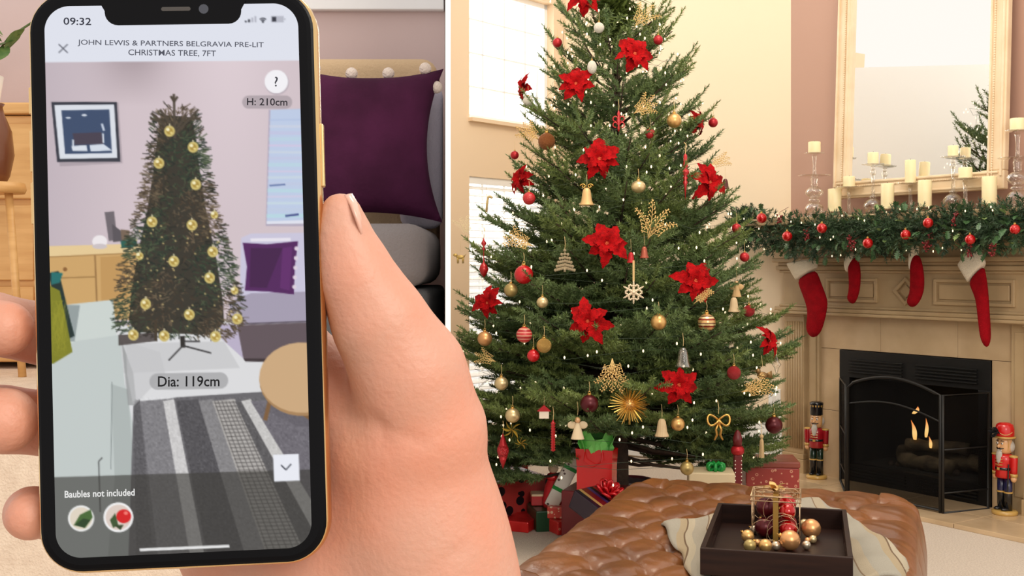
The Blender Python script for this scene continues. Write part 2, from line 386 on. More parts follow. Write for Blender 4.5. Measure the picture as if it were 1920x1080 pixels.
for lab, px, py, hh, ww, lean in (('tall orange flame on the left, rising from the logs', 1713, 806, 36, 12, .25), ('slim orange flame right of the tall one in the firebox', 1737, 802, 36, 9, -.1), ('small orange flame lowest on the right in the firebox', 1744, 829, 22, 8, .15), ('detached wisp of flame floating highest in the firebox', 1718, 769, 15, 12, -.5)):
    d = -.16; s, z, Y = WP(px, py, d); h = hh / F * Y; r0 = ww / F * Y / 2
    mm = MB(); rings = []
    for k in range(9):
        f = k / 8; rr = r0 * (math.sin(PI * min(1, f * .85 + .15)) ** .8 * (1 - f) ** .35 + .02); x = r0 * (.6 * math.sin(f * 4) * f + lean * (1 - 2 * f) * 2)
        rings.append([(x + rr * math.cos(a * PI / 4), .5 * rr * math.sin(a * PI / 4), (f - .5) * h) for a in range(8)])
    mm.loft(rings); o = obj('flame', mm, fm, None, smooth=True); o.matrix_world = WMAT @ T(s, -d, z); tag(o, lab, 'flame', 'flames in the firebox')
# ------------------------------------------------------------------ folding fire screen
MESHM = bpy.data.materials.new('wire_mesh'); MESHM.use_nodes = True; nt = MESHM.node_tree
b = nt.nodes['Principled BSDF']; b.inputs['Base Color'].default_value = rgb((9, 8, 8)); b.inputs['Roughness'].default_value = .7; b.inputs['Specular IOR Level'].default_value = .1; b.inputs['Alpha'].default_value = .45
IRON = M('wrought_iron', (42, 41, 40), .45, .5)
t = thing('fireplace_screen', 'black arched folding mesh screen standing in front of the firebox', 'fire screen'); t.matrix_world = WMAT
a0, a1, dd = .315, .865, .34
pts = [(a0, -dd, .023), (a0, -dd, .585)] + [(a0 + (a1 - a0) * k / 16, -dd, .60 + .062 * math.sin(PI * k / 16) ** .9 - .01 * k / 16) for k in range(1, 16)] + [(a1, -dd, .595), (a1, -dd, .023)]
mm = MB(); mm.tube(pts, .0085, 6); mm.tube([(a0, -dd, .035), (a1, -dd, .035)], .007, 6); obj('arched_frame', mm, IRON, t, smooth=True)
mm = MB(); mm.tube([(a0 + (a1 - a0) * k / 14, -dd, .50 + .045 * math.sin(PI * k / 14) - .035 * k / 14) for k in range(15)], .005, 6); obj('arched_bar', mm, IRON, t, smooth=True)
mm = MB(); top = pts[1:-1]
mm.add([(p[0], p[1], .035) for p in top] + [(p[0], p[1], p[2]) for p in top], [(i, i + 1, i + 1 + len(top), i + len(top)) for i in range(len(top) - 1)])
obj('mesh_panel', mm, MESHM, t, thick=.0015)
for (s1, d1, sa) in ((.938, .055, a1 + .014), (.04, .06, a0 - .014)):
    mm = MB(); mm.tube([(sa, -dd, .023), (sa, -dd, .595), (s1, -d1, .595), (s1, -d1, .023), (sa, -dd, .023)], .007, 6); obj('wing_frame', mm, IRON, t, smooth=True)
    mm = MB(); mm.add([(sa, -dd, .12), (s1, -d1, .12), (s1, -d1, .59), (sa, -dd, .59)], [(0, 1, 2, 3)]); obj('mesh_panel', mm, MESHM, t, thick=.0015)
    for z in (.12, .33):
        mm = MB(); mm.tube([(sa, -dd, z), (s1, -d1, z)], .004, 6); obj('cross_bar', mm, IRON, t, smooth=True)
# ------------------------------------------------------------------ mirror
t = thing('mirror', 'tall cream framed mirror with rope moulding hanging above the mantel', 'mirror')
ml = WP(1567, 375, .10)[0]; mr = WP(1889, 360, .10)[0]; mw = mr - ml; mh = 1.30; fw = .092
t.matrix_world = WMAT @ T((ml + mr) / 2, -.10, 1.595) @ RX(-math.radians(2.5))
for nm_, lx, lz, wx, wz in (('b', 0, fw / 2, mw, fw), ('t', 0, mh - fw / 2, mw, fw), ('l', -mw / 2 + fw / 2, mh / 2, fw, mh - 2 * fw), ('r', mw / 2 - fw / 2, mh / 2, fw, mh - 2 * fw)):
    p = obj('frame_rail', MB().box((lx, -.012, lz), (wx, .04, wz)), TRIMW, t, bevel=.006)
    horiz = nm_ in 'bt'
    sg = 1 if nm_ in 'bl' else -1
    off = .017 * sg
    n = int((mw - 2 * fw + .1) / .012) if horiz else int((mh - 2 * fw + .1) / .012)
    mm = MB()
    for k in range(n):
        u = -((n - 1) / 2) * .012 + k * .012
        c = (u, -.036, lz + off) if horiz else (lx + off, -.036, mh / 2 + u)
        mm.sphere(c, .0062, 6, 4, (1.15, .8, .8) if horiz else (.8, .8, 1.15))
    obj('rope_moulding', mm, TRIMW, p, smooth=True)
    for o_ in (.036, -.03):
        c = (lx, -.034, lz + o_ * sg) if horiz else (lx + o_ * sg, -.034, lz)
        obj('inner_bead', MB().box(c, (wx - .06 if horiz else .012, .014, .012 if horiz else wz + .06)), TRIMW, p, bevel=.004)
obj('mirror_glass', MB().box((0, -.004, mh / 2), (mw - 2 * fw + .01, .006, mh - 2 * fw + .01)), M('mirror_silver', (250, 250, 250), .0, 1), t)
# ------------------------------------------------------------------ candles and glass holders on the mantel
WAX = M('candle_wax', (250, 232, 186), .45, sub=.25); WICK = M('wick', (60, 50, 40), .9)
def candle(lab, s, d, z, r, h, grp='cream pillar candles on the mantel'):
    t = thing('candle', lab, 'candle', W(s, d, z), 0, grp)
    obj('wax', MB().lathe([(r * .97, 0), (r, .003), (r, h - .004), (r * .95, h), (r * .8, h - .001), (r * .7, h - .006), (.002, h - .009)], 24), WAX, t, smooth=True).modifiers.new('b', 'BEVEL').width = .001
    obj('wick', MB().tube([(0, 0, h - .01), (.001, 0, h + .006)], .0012, 5), WICK, t)
def holder(lab, s, d, prof, parts):
    t = thing('candlestick', lab, 'candle holder', W(s, d, ZS), 0, 'clear glass candle holders on the mantel')
    for nm_, pr in parts: obj(nm_, MB().lathe(pr, 28), GLASS, t, smooth=True)
def plate(r, z): return [(.01, z - .012), (r * .5, z - .009), (r * .9, z - .004), (r, z), (r * .9, z - .001), (r * .4, z - .004), (.002, z - .004)]
def blob(r, zc, h, n=.012): return [(n + (r - n) * math.sin(PI * k / 8) ** .8, zc - h / 2 + h * k / 8) for k in range(9)]
def tall_stick(lab, s, d, H):
    k = H / .375
    holder(lab, s, d, None, [('foot', [(.05, 0), (.05, .004), (.02, .012)]), ('bulb', [(r, z * k) for r, z in blob(.052, .048, .075, .025)]),
        ('ring', [(r, z * k) for r, z in blob(.034, .098, .024, .02)]), ('bulb', [(r, z * k) for r, z in blob(.05, .145, .07, .018)]),
        ('neck', [(r, z * k) for r, z in [(.018, .18), (.02, .195), (.017, .205), (.022, .222), (.018, .234)]]), ('drip_plate', plate(.09, .246 * k)),
        ('stem', [(.011, .247 * k), (.0085, .30 * k), (.012, .345 * k), (.016, .362 * k)]), ('candle_plate', plate(.056, .378 * k))])
def bulb_stick(lab, s, d, H, pr):
    holder(lab, s, d, None, [('foot', [(.05, 0), (.05, .004), (.03, .01)]), ('bulb', blob(.052, .05, .08, .018)), ('ring', blob(.022, .098, .016, .014)),
        ('stem', [(.011, .104), (.008, H * .6), (.009, H - .05)]), ('knop', blob(.017, H - .045, .03, .009)), ('stem', [(.008, H - .032), (.012, H - .012)]), ('candle_plate', plate(pr, H))])
def stem_stick(lab, s, d, H, pr):
    holder(lab, s, d, None, [('foot', [(.045, 0), (.045, .004), (.012, .012)]), ('stem', [(.011, .012), (.009, H * .6), (.013, H - .012)]), ('candle_plate', plate(pr, H))])
def low_plate(lab, s, d): holder(lab, s, d, None, [('foot', [(.035, 0), (.03, .006), (.02, .012)]), ('candle_plate', plate(.072, .026))])
CANDLES = [  # px, top, bottom, width px, d, kind, label candle, label holder
 (1527, 266, 288, 23, .2, 'tall', 'short cream candle atop the tall candlestick at the left mantel end', 'tall glass candlestick with two plates at the left end of the mantel'),
 (1565, 354, 397, 25, .15, 'low', 'cream pillar candle on a low plate, second from the left end', 'low glass plate under the leftmost pillar candle'),
 (1592, 331, 352, 22, .13, 'stem', 'short cream candle overlapping the mirror frame, third from the left', 'thin stemmed glass stand with wide plate at the left mirror corner'),
 (1637, 286, 309, 20, .10, 'bulb', 'short cream candle on the bulb stand in front of the mirror, left half', 'glass bulb footed candle stand in the left half of the mirror'),
 (1664, 344, 388, 24, .17, 'low', 'cream pillar candle standing low between the left bulb stand and the mantel centre', 'low glass plate left of the mantel centre'),
 (1707, 300, 345, 20, .11, 'stem', 'tall thin cream pillar candle raised on a stem at the mantel centre', 'thin stemmed glass stand at the mantel centre'),
 (1734, 338, 387, 25, .17, 'low', 'thick cream pillar candle standing low just right of the mantel centre', 'low glass plate just right of the mantel centre'),
 (1787, 273, 295, 19, .10, 'bulb', 'short cream candle highest in front of the mirror, right half', 'glass bulb footed candle stand in the right half of the mirror'),
 (1810, 314, 336, 25, .15, 'stem', 'short cream candle on the thin stem right of the right bulb stand', 'thin stemmed glass stand right of the right bulb stand'),
 (1855, 331, 380, 27, .15, 'low', 'thick cream pillar candle low under the right mirror corner', 'low glass plate under the right mirror corner'),
 (1908, 222, 246, 28, .12, 'tall', 'short cream candle atop the tall candlestick at the right picture edge', 'tall glass candlestick with two plates at the right picture edge')]
for px, y0, y1, wp, d, kind, lc, lh in CANDLES:
    d = min(.235, d + .05)
    s, zt, Y = WP(px, y0, d); zb = WP(px, y1, d)[1]; r = wp / F * Y / 2
    if kind == 'low': zb = ZS + .026 - .0038; low_plate(lh, s, d)
    else:
        H = zb - ZS + .0038
        if kind == 'tall': tall_stick(lh, s, d, H - .003)
        if kind == 'bulb': bulb_stick(lh, s, d, H, .06)
        if kind == 'stem': stem_stick(lh, s, d, H, .075)
        zb = ZS + H - .0038 + (0 if kind != 'tall' else .001)
    candle(lc, s, d, zb, r, zt - zb)
# ------------------------------------------------------------------ needles
def sprig_base(n=110, seed=0, nl=.135, width=.016):
    """fir shoot along +x, unit length: single-triangle needles and a thin stem"""
    rs = np.random.RandomState(seed); V = []; Fc = []
    for k in range(n):
        x = .02 + .97 * (k / n); a = rs.uniform(0, 2 * PI); l = nl * rs.uniform(.75, 1.15) * (1 - .25 * (x > .9))
        fwd = rs.uniform(.75, 1.15)
        d = np.array([math.cos(fwd), math.sin(fwd) * math.cos(a), math.sin(fwd) * math.sin(a) + .18]); d /= np.linalg.norm(d)
        if k > n * .93: d = np.array([1, rs.uniform(-.4, .4), rs.uniform(-.4, .4)]); d /= np.linalg.norm(d)
        sd = np.cross(d, rs.normal(size=3)); sd *= width / np.linalg.norm(sd)
        p = np.array([x, 0, 0]); o = len(V)
        V += [p - sd, p + sd, p + d * l]; Fc.append((o, o + 1, o + 2))
    o = len(V)
    for x, r in ((0, .014), (1, .006)):
        for j in range(3): V.append(np.array([x, r * math.cos(j * 2.094), r * math.sin(j * 2.094)]))
    for j in range(3):
        q = (j + 1) % 3; Fc += [(o + j, o + q, o + 3 + q), (o + j, o + 3 + q, o + 3 + j)]
    return np.array(V), np.array(Fc)
SPR = [sprig_base(110, k) for k in range(6)]
SPG = [sprig_base(60, 20 + k, .2, .02) for k in range(4)]
class Foliage:
    def __init__(s): s.V = []; s.F = []; s.n = 0
    def add(s, p, d, L, rs, base=None, fat=1.0):
        V, Fc = (base or SPR)[rs.randint(len(base or SPR))]
        d = np.array(d, float); d /= np.linalg.norm(d)
        up = np.array([0, 0, 1.]) if abs(d[2]) < .95 else np.array([1., 0, 0])
        y = np.cross(up, d); y /= np.linalg.norm(y); z = np.cross(d, y)
        R = np.array([d * L, y * fat, z * fat])
        s.V.append(V @ R + np.array(p)); s.F.append(Fc + s.n); s.n += len(V)
    def build(s, name, mat, parent):
        if not s.V: return None
        o = link(name, np_mesh(name, np.concatenate(s.V), np.concatenate(s.F), mat), parent); o['kind'] = 'stuff'; return o
def green(name, c1, c2, rough=.5):
    m = M(name, c1, rough, var=(7, c2)); return m
# ------------------------------------------------------------------ garland
GCTL = [(1388, 426, .22), (1408, 427, .25), (1480, 442, .28), (1560, 442, .30), (1640, 438, .30), (1710, 430, .30), (1800, 432, .30), (1870, 426, .30), (1950, 422, .30)]
gpts = []
for px, py, d in GCTL:
    s, z, Y = WP(px, py, d); gpts.append((s, -d, z))
def gcurve(f):
    f = max(0, min(.99999, f)) * (len(gpts) - 1); i = int(f); q = f - i
    a = np.array(gpts[i]); b = np.array(gpts[i + 1]); return a + (b - a) * (q * q * (3 - 2 * q) * .5 + q * .5), b - a
t = thing('garland', 'green fir and holly garland draped along the front of the mantel', 'garland'); t.matrix_world = WMAT
mm = MB(); mm.tube([gcurve(k / 40)[0] for k in range(41)], .008, 6); obj('garland_stem', mm, M('twig', (84, 66, 44), .8), t, smooth=True)
rs = np.random.RandomState(3); fo = Foliage()
for k in range(900):
    f = rs.uniform(.0, 1); c, tg = gcurve(f); a = rs.uniform(-1.05, 1.35) * PI * .62
    od = np.array([0, -math.cos(a) * .75, math.sin(a)]); tg = tg / np.linalg.norm(tg)
    d = od * rs.uniform(.5, 1) + tg * rs.uniform(-1, 1) + rs.normal(size=3) * .15
    d[1] = min(d[1], .25)
    fo.add(c + od * rs.uniform(0, .035), d, rs.uniform(.085, .14), rs, SPG, rs.uniform(.10, .14))
fo.build('fir_foliage', green('garland_green', (74, 98, 66), (42, 64, 46)), t)
def leafmesh(name, mat, holly=True):
    out = [(0, 0)]
    n = 4
    up = []
    for k in range(n):
        x0 = .12 + .8 * k / n
        up += [(x0, .24 * math.sin(PI * (x0 * .9 + .05)) + .10), (x0 + .1, .24 * math.sin(PI * (x0 * .9 + .1)) - .06)]
    out = [(0, .02)] + up + [(1, 0)] + [(x, -y) for x, y in reversed(up)] + [(0, -.02)]
    mm = MB(); vs = [(x, y, .18 * abs(y) * 2 - .12 * x * x) for x, y in out]; n = len(vs)
    mid = [(x, 0, -.12 * x * x - .02) for x in (.05, .3, .55, .8)]
    h = n // 2; mm.add(vs + mid, [])
    left = list(range(0, h)); right = list(range(n - 1, h - 1, -1))
    def strip(side, flip):
        for i in range(len(side) - 1):
            mi = n + min(3, int(i / (len(side) - 1) * 4)); mj = n + min(3, int((i + 1) / (len(side) - 1) * 4))
            f = [side[i], side[i + 1], mj] + ([mi] if mi != mj else [])
            mm.f.append(tuple(f if flip else f[::-1]))
    strip(left, True); strip(right, False)
    return mesh_of(name, mm, mat, False, False)
HL = [leafmesh('holly_leaf', M('holly_green', (58, 88, 56), .28, var=(5, (80, 112, 70)))), leafmesh('holly_leaf', M('holly_light', (120, 150, 84), .35, var=(5, (150, 170, 110))))]
for k in range(250):
    f = .01 + .98 * rs.uniform(0, 1); c, tg = gcurve(f); a = rs.uniform(-.9, 1.2) * PI * .6
    od = np.array([rs.uniform(-.4, .4), -max(math.cos(a), .12), math.sin(a)]); od /= np.linalg.norm(od)
    p = c + od * rs.uniform(.06, .12)
    o = link('holly_leaf', HL[1 if rs.uniform() < .09 else 0], t, loc=tuple(p), scale=rs.uniform(.04, .058))
    q = Vector(od + rs.normal(size=3) * .5).to_track_quat('X', 'Z'); o.rotation_mode = 'QUATERNION'; o.rotation_quaternion = q
BER = M('berry_red', (120, 22, 26), .3)
for px, py in ((1592, 452), (1600, 462), (1742, 452), (1860, 468), (1512, 440), (1735, 462), (1790, 412), (1820, 470), (1462, 408)):
    s, z, Y = WP(px, py, .40); mm = MB()
    for k in range(14): mm.sphere((s + random.uniform(-.012, .012), -.40 + random.uniform(-.012, .012), z + random.uniform(-.03, .03)), .0052, 8, 5)
    mm.tube([(s, -.33, z + .06), (s, -.40, z + .03), (s, -.40, z - .03)], .0015, 4)
    obj('berry_cluster', mm, BER, t, smooth=True)
mm = MB()
for k in range(45):
    f = rs.uniform(); c, tg = gcurve(f); a = rs.uniform(-.9, 1.2) * PI * .55
    p = c + np.array([0, -math.cos(a), math.sin(a)]) * .11
    mm.sphere(tuple(p), .0035, 6, 4, (1, 1, 1.8))
FAIRY = M('fairy_bulb', (255, 232, 190), .3, emit=1.6)
o = obj('fairy_bulbs', mm, FAIRY, t, smooth=True); o['kind'] = 'stuff'
# ------------------------------------------------------------------ baubles
def ballmesh(mat, nu=24, nv=14): 
    k = 'ball_' + mat.name
    if k not in bpy.data.meshes: me = mesh_of(k, MB().sphere((0, 0, 0), 1, nu, nv), mat); me.name = k
    return bpy.data.meshes[k]
GOLDM = M('gold_metal', (214, 168, 92), .3, 1.0); SILV = M('silver_cap', (210, 200, 186), .3, 1)
def capmesh(mat):
    k = 'cap_' + mat.name
    if k not in bpy.data.meshes:
        me = mesh_of(k, MB().lathe([(.24, .93), (.24, 1.13), (.2, 1.16), (.03, 1.16)], 12).tube([(.14 * math.cos(a), 0, 1.22 + .14 * math.sin(a)) for a in np.linspace(0, 2 * PI, 11)], .03, 5), mat); me.name = k
    return bpy.data.meshes[k]
def bauble(lab, loc, r, mat, grp, sz=1.0, cord=.05, capm=None, name='bauble', rot=(0, 0, 0)):
    t = thing(name, lab, 'ornament', loc, 0, grp); t.scale = (r, r, r); t.rotation_euler = rot
    link('ball', ballmesh(mat), t, scale=(1, 1, sz)); link('cap', capmesh(capm or GOLDM), t, loc=(0, 0, sz - 1))
    if cord: obj('cord', MB().tube([(0, 0, sz + .3), (.05, 0, sz + .3 + cord / r * .5), (0, .3, sz + .3 + cord / r)], .035, 4), M('gold_cord', (206, 176, 120), .6), t)
    return t
RED = M('red_gloss', (196, 18, 20), .12, .35, coat=.6); REDM = M('red_satin', (190, 26, 30), .3, .5)
for lab, px, py in (('red bauble in the garland nearest the tree', 1428, 409), ('red bauble hanging low in the garland above the leftmost stocking', 1476, 443), ('red bauble in the garland right of the left glass candlestick', 1541, 428), ('red bauble low in the garland below the left mirror bulb stand', 1627, 456),
                    ('red bauble in the garland just above the third stocking', 1698, 440), ('red bauble high in the garland at the mantel centre', 1740, 418), ('red bauble in the garland just above the rightmost stocking', 1819, 449), ('red bauble in the garland at the right picture edge', 1903, 430)):
    s, z, Y = WP(px, py, .425); bauble(lab, W(s, .425, z), 9.6 / F * Y, RED, 'red baubles on the mantel garland', cord=0)
# ------------------------------------------------------------------ stockings
SRED = M('stocking_red', (148, 10, 22), .9, var=(26, (128, 8, 18)), bump=(220, .5), spec=.1); CUFF = M('stocking_cuff', (240, 226, 202), .95, bump=(260, .8))
def puff(mm, rows, thick, n=14):
    """rows of (left, right) 2-D points joined by flattened rings"""
    rings = []
    for (x0, z0, x1, z1, k) in rows:
        cx, cz = (x0 + x1) / 2, (z0 + z1) / 2; ux, uz = (x1 - x0) / 2, (z1 - z0) / 2
        rings.append([(cx + ux * math.cos(a), thick * k * math.sin(a) * (1 if abs(math.sin(a)) < .9 else 1), cz + uz * math.cos(a)) for a in [2 * PI * j / n for j in range(n)]])
    mm.loft(rings)
def stocking(lab, d, cuff, body, th, seam=None):
    px, py = (cuff[0][0] + cuff[0][2]) / 2, (cuff[0][1] + cuff[0][3]) / 2
    s0, z0, Y0 = WP(px, py, d)
    t = thing('christmas_stocking', lab, 'stocking', (0, 0, 0), 0, 'red stockings hanging from the mantel'); t.matrix_world = WMAT @ T(s0, -d, z0)
    def cv(rows):
        out = []
        for r in rows:
            a = WP(r[0], r[1], d); b = WP(r[2], r[3], d); out.append((a[0] - s0, a[1] - z0, b[0] - s0, b[1] - z0, r[4]))
        return out
    mm = MB(); puff(mm, cv(cuff), th * 1.25); o = obj('cuff', mm, CUFF, t, smooth=True, sub=1)
    mm = MB(); puff(mm, cv(body), th); o2 = obj('sock', mm, SRED, t, smooth=True, sub=1)
    mm = MB(); mm.tube([(0, 0, -.01), (.004, .01, .03), (0, .05, .045)], .003, 5); obj('hanging_loop', mm, CUFF, t)
stocking('red stocking with broad white cuff at the left end of the mantel', .20,
    [(1474, 493, 1528, 484, .9), (1474, 495, 1531, 487, 1), (1484, 512, 1533, 495, 1.05), (1492, 526, 1532, 501, 1), (1494, 527, 1531, 502, .9)],
    [(1494, 524, 1530, 502, .8), (1499, 538, 1536, 520, .9), (1507, 558, 1545, 545, 1), (1514, 578, 1552, 562, 1), (1514, 596, 1551, 576, 1), (1512, 608, 1548, 592, 1), (1512, 618, 1543, 612, .9), (1516, 628, 1538, 624, .7), (1523, 633, 1530, 632, .25)], .03)
stocking('small narrow red stocking seen edge on, second from the left', .20,
    [(1594, 473, 1601, 473, .6), (1586, 480, 1606, 480, .9), (1583, 492, 1604, 490, 1), (1585, 503, 1596, 500, .8), (1588, 511, 1590, 510, .4)],
    [(1594, 479, 1605, 480, .6), (1590, 492, 1611, 492, .9), (1591, 508, 1613, 508, 1), (1593, 530, 1613, 528, 1), (1592, 550, 1611, 544, 1), (1589, 556, 1608, 556, 1), (1590, 564, 1605, 563, .8), (1597, 570, 1602, 569, .3)], .026)
stocking('narrow red stocking with curled toe, third from the left at the mantel centre', .20,
    [(1713, 453, 1717, 453, .6), (1708, 463, 1721, 462, .9), (1705, 478, 1722, 474, 1), (1705, 494, 1714, 488, .8), (1706, 508, 1708, 506, .4)],
    [(1711, 476, 1722, 477, .7), (1707, 490, 1728, 490, .9), (1707, 510, 1732, 512, 1), (1707, 535, 1733, 533, 1), (1706, 552, 1731, 548, 1), (1700, 562, 1726, 562, 1), (1702, 571, 1719, 572, .8), (1708, 576, 1713, 576, .3)], .026)
stocking('long red stocking with broad white cuff at the right of the mantel', .20,
    [(1794, 496, 1832, 464, .9), (1796, 500, 1838, 466, 1), (1806, 516, 1846, 484, 1.05), (1814, 530, 1848, 492, 1), (1815, 531, 1847, 494, .9)],
    [(1815, 528, 1846, 494, .8), (1821, 542, 1848, 512, .9), (1831, 562, 1852, 540, 1), (1833, 586, 1854, 580, 1), (1836, 610, 1856, 606, 1), (1838, 628, 1857, 628, 1), (1842, 642, 1856, 642, .8), (1848, 651, 1852, 651, .3)], .028)
# ------------------------------------------------------------------ nutcrackers
def paint(n, c, r=.25): return M('paint_' + n, c, r, coat=.4)
SKIN_P = paint('flesh', (222, 170, 120)); PB = paint('black', (18, 18, 22)); PR = paint('red', (200, 24, 24)); PG = paint('gold', (196, 156, 84)); PW = M('fake_fur', (232, 222, 210), .95, bump=(160, 1.0))
PNV = paint('navy', (34, 34, 74)); PDG = paint('dark_green', (16, 40, 26))
def nutcracker(lab, loc, rz, H, hat, coat, trousers, grp):
    t = thing('nutcracker', lab, 'nutcracker', loc, rz, grp, scale=H)
    obj('base', MB().lathe([(.13, 0), (.135, .01), (.135, .035), (.12, .045), (.11, .048)], 28), PG, t, smooth=True)
    for sx in (-1, 1):
        mm = MB(); mm.lathe([(.043, .05), (.043, .22), (.046, .235), (.046, .245)], 14, T(sx * .046, 0)); mm.sphere((sx * .046, -.045, .063), .04, 12, 8, (.9, 1.5, .55)); obj('boot', mm, PB, t, smooth=True)
        lg = obj('leg', MB().lathe([(.04, .24), (.043, .26), (.044, .42)], 14, T(sx * .046, 0)), trousers, t, smooth=True)
        obj('boot_trim', MB().lathe([(.048, .236), (.048, .252)], 14, T(sx * .046, 0)), PG, t)
        mm = MB(); mm.lathe([(.034, .44), (.036, .5), (.04, .62), (.036, .645), (.012, .655)], 14, T(sx * .122, .0)); arm = obj('arm', mm, coat, t, smooth=True)
        obj('epaulette', MB().sphere((sx * .118, 0, .64), .045, 14, 8, (1.1, 1, .4)), PG, t, smooth=True)
        obj('sleeve_cuff', MB().lathe([(.038, .42), (.039, .455)], 14, T(sx * .122, 0)), PG, t, smooth=True)
        obj('hand', MB().sphere((sx * .122, -.004, .40), .033, 12, 8, (1, 1, 1.15)), SKIN_P, t, smooth=True)
        obj('eye', MB().sphere((sx * .032, -.075, .775), .014, 10, 6, (1, .5, .9)), paint('white', (240, 236, 228)), t, smooth=True)
        obj('pupil', MB().sphere((sx * .032, -.083, .775), .007, 8, 5, (1, .5, 1)), PB, t, smooth=True)
        obj('eyebrow', MB().tube([(sx * .015, -.078, .80), (sx * .034, -.082, .806), (sx * .052, -.07, .80)], .004, 5), PB, t)
    obj('coat', MB().lathe([(.09, .40), (.098, .41), (.092, .50), (.096, .58), (.1, .63), (.07, .655), (.05, .66)], 24), coat, t, smooth=True)
    mm = MB(); mm.lathe([(.097, .488), (.098, .50), (.097, .515)], 24); obj('belt', mm, PB, t, smooth=True)
    obj('buckle', MB().box((0, -.098, .50), (.034, .008, .03)), PG, t, bevel=.003)
    for k in range(3): obj('braid', MB().tube([(-.045, -.085, .545 + k * .03), (0, -.1, .54 + k * .03), (.045, -.085, .545 + k * .03)], .005, 5), PG, t)
    obj('head', MB().lathe([(.04, .655), (.07, .675), (.078, .72), (.078, .79), (.07, .83)], 24), SKIN_P, t, smooth=True)
    obj('nose', MB().sphere((0, -.088, .745), .016, 10, 7, (.9, 1.4, 1.3)), SKIN_P, t, smooth=True)
    obj('moustache', MB().tube([(-.05, -.068, .725), (-.02, -.088, .718), (0, -.085, .724), (.02, -.088, .718), (.05, -.068, .725)], [.003, .008, .006, .008, .003], 6), PB, t, smooth=True)
    obj('mouth', MB().box((0, -.077, .70), (.05, .006, .014)), paint('white', (240, 236, 228)), t)
    obj('beard', MB().loft([[(r * math.cos(a), -.08 + .5 * r * math.sin(a) - dz * .12, .69 - dz) for a in np.linspace(0, 2 * PI, 11)[:-1]] for r, dz in ((.03, 0), (.04, .03), (.036, .07), (.024, .11), (.008, .135))]), PW, t, smooth=True)
    mm = MB(); mm.sphere((0, .03, .74), .085, 16, 10, (1.12, .75, 1.0)); obj('hair', mm, PW, t, smooth=True)
    if hat == 'tall':
        obj('hat', MB().lathe([(.08, .825), (.082, .83), (.082, .93), (.088, .965), (.088, .985), (.06, 1.0)], 24), PB, t, smooth=True)
        mm = MB()
        for k in range(14):
            a = 2 * PI * k / 14; mm.add([(.0845 * math.cos(a + e), .0845 * math.sin(a + e), z) for e, z in ((-.22, .96), (.22, .96), (0, .925))] + [(.088 * math.cos(a), .088 * math.sin(a), .95)], [(0, 1, 3), (1, 2, 3), (2, 0, 3)])
        obj('hat_trim', mm, PG, t)
    else:
        obj('hat', MB().lathe([(.098, .845), (.1, .87), (.098, .93), (.085, .975), (.05, .995), (.005, 1.0)], 24), PR, t, smooth=True)
        obj('hat_brim', MB().lathe([(.075, .83), (.115, .832), (.118, .842), (.1, .85)], 24), PG, t, smooth=True)
        obj('hat_cord', MB().tube([(.1 * math.cos(a), .1 * math.sin(a), .90 + .03 * math.sin(a * 2)) for a in np.linspace(-PI, 0, 12)], .004, 5), PG, t)
        mm = MB()
        for k in range(40): 
            a = random.uniform(0, 2 * PI); b_ = random.uniform(-1, 1)
            mm.tube([(-.0, -.105, .90), (.07 * math.cos(a) * b_, -.14 - random.uniform(0, .07), .90 + .055 * math.sin(a))], [.012, .004], 4)
        obj('plume', mm, M('feather_black', (14, 14, 18), .9), t)
        obj('sword', MB().tube([(.105, -.06, .56), (.10, -.07, .26)], .008, 6), PB, t)
    obj('chin_strap', MB().tube([(.075, -.03, .83), (.08, -.03, .76), (.07, -.03, .70)], .004, 5), PG, t)
sL, zL, YL = WP(1531, 905, .12); sR, zR, YR = WP(1884, 975, .10)
nutcracker('nutcracker in red coat and tall black crowned hat beside the left pilaster', W(sL, .12, .022), -.6, .435, 'tall', paint('deep_red', (158, 20, 30)), PDG, 'nutcrackers flanking the fireplace')
nutcracker('nutcracker with rounded red hat, black plume and gold base right of the firebox', W(sR, .10, .022), -1.15, .445, 'round', PR, PNV, 'nutcrackers flanking the fireplace')
# ------------------------------------------------------------------ christmas tree
TX, TY = .492, 5.3; TK = 5.3 / 5.9
PROF = [(0.0, .45), (.1, .66), (.3, .84), (.6, .87), (.94, .83), (1.36, .68), (1.78, .50), (2.2, .38), (2.62, .25), (2.78, .1)]
PROF = [(CZ + (z - CZ) * TK, r * TK) for z, r in PROF]
def RP(z): return float(np.interp(z, [p[0] for p in PROF], [p[1] for p in PROF]))
BARK = M('bark', (74, 56, 42), .9, var=(16, (52, 40, 32)), bump=(60, .8))
NEED = [M('fir_needles', (92, 110, 56), .5, var=(5, (132, 148, 82))), M('fir_needles_blue', (86, 108, 64), .5, var=(5, (122, 142, 86)))]
tree = thing('christmas_tree', 'tall decorated green fir christmas tree standing in the room corner', 'christmas tree', (TX, TY, 0))
mm = MB(); mm.tube([(0, 0, .02), (.005, 0, .3), (0, .005, .9), (0, 0, 1.8), (0, 0, 2.52)], [.062, .055, .045, .03, .008], 12); obj('trunk', mm, BARK, tree, smooth=True)
mm = MB(); mm.lathe([(.2, .0), (.2, .015), (.1, .04), (.085, .12), (.08, .12)], 20); obj('tree_stand', mm, M('stand_green', (40, 56, 40), .4, .5), tree, smooth=True)
rs = np.random.RandomState(11)
zt = .27; NB = 0
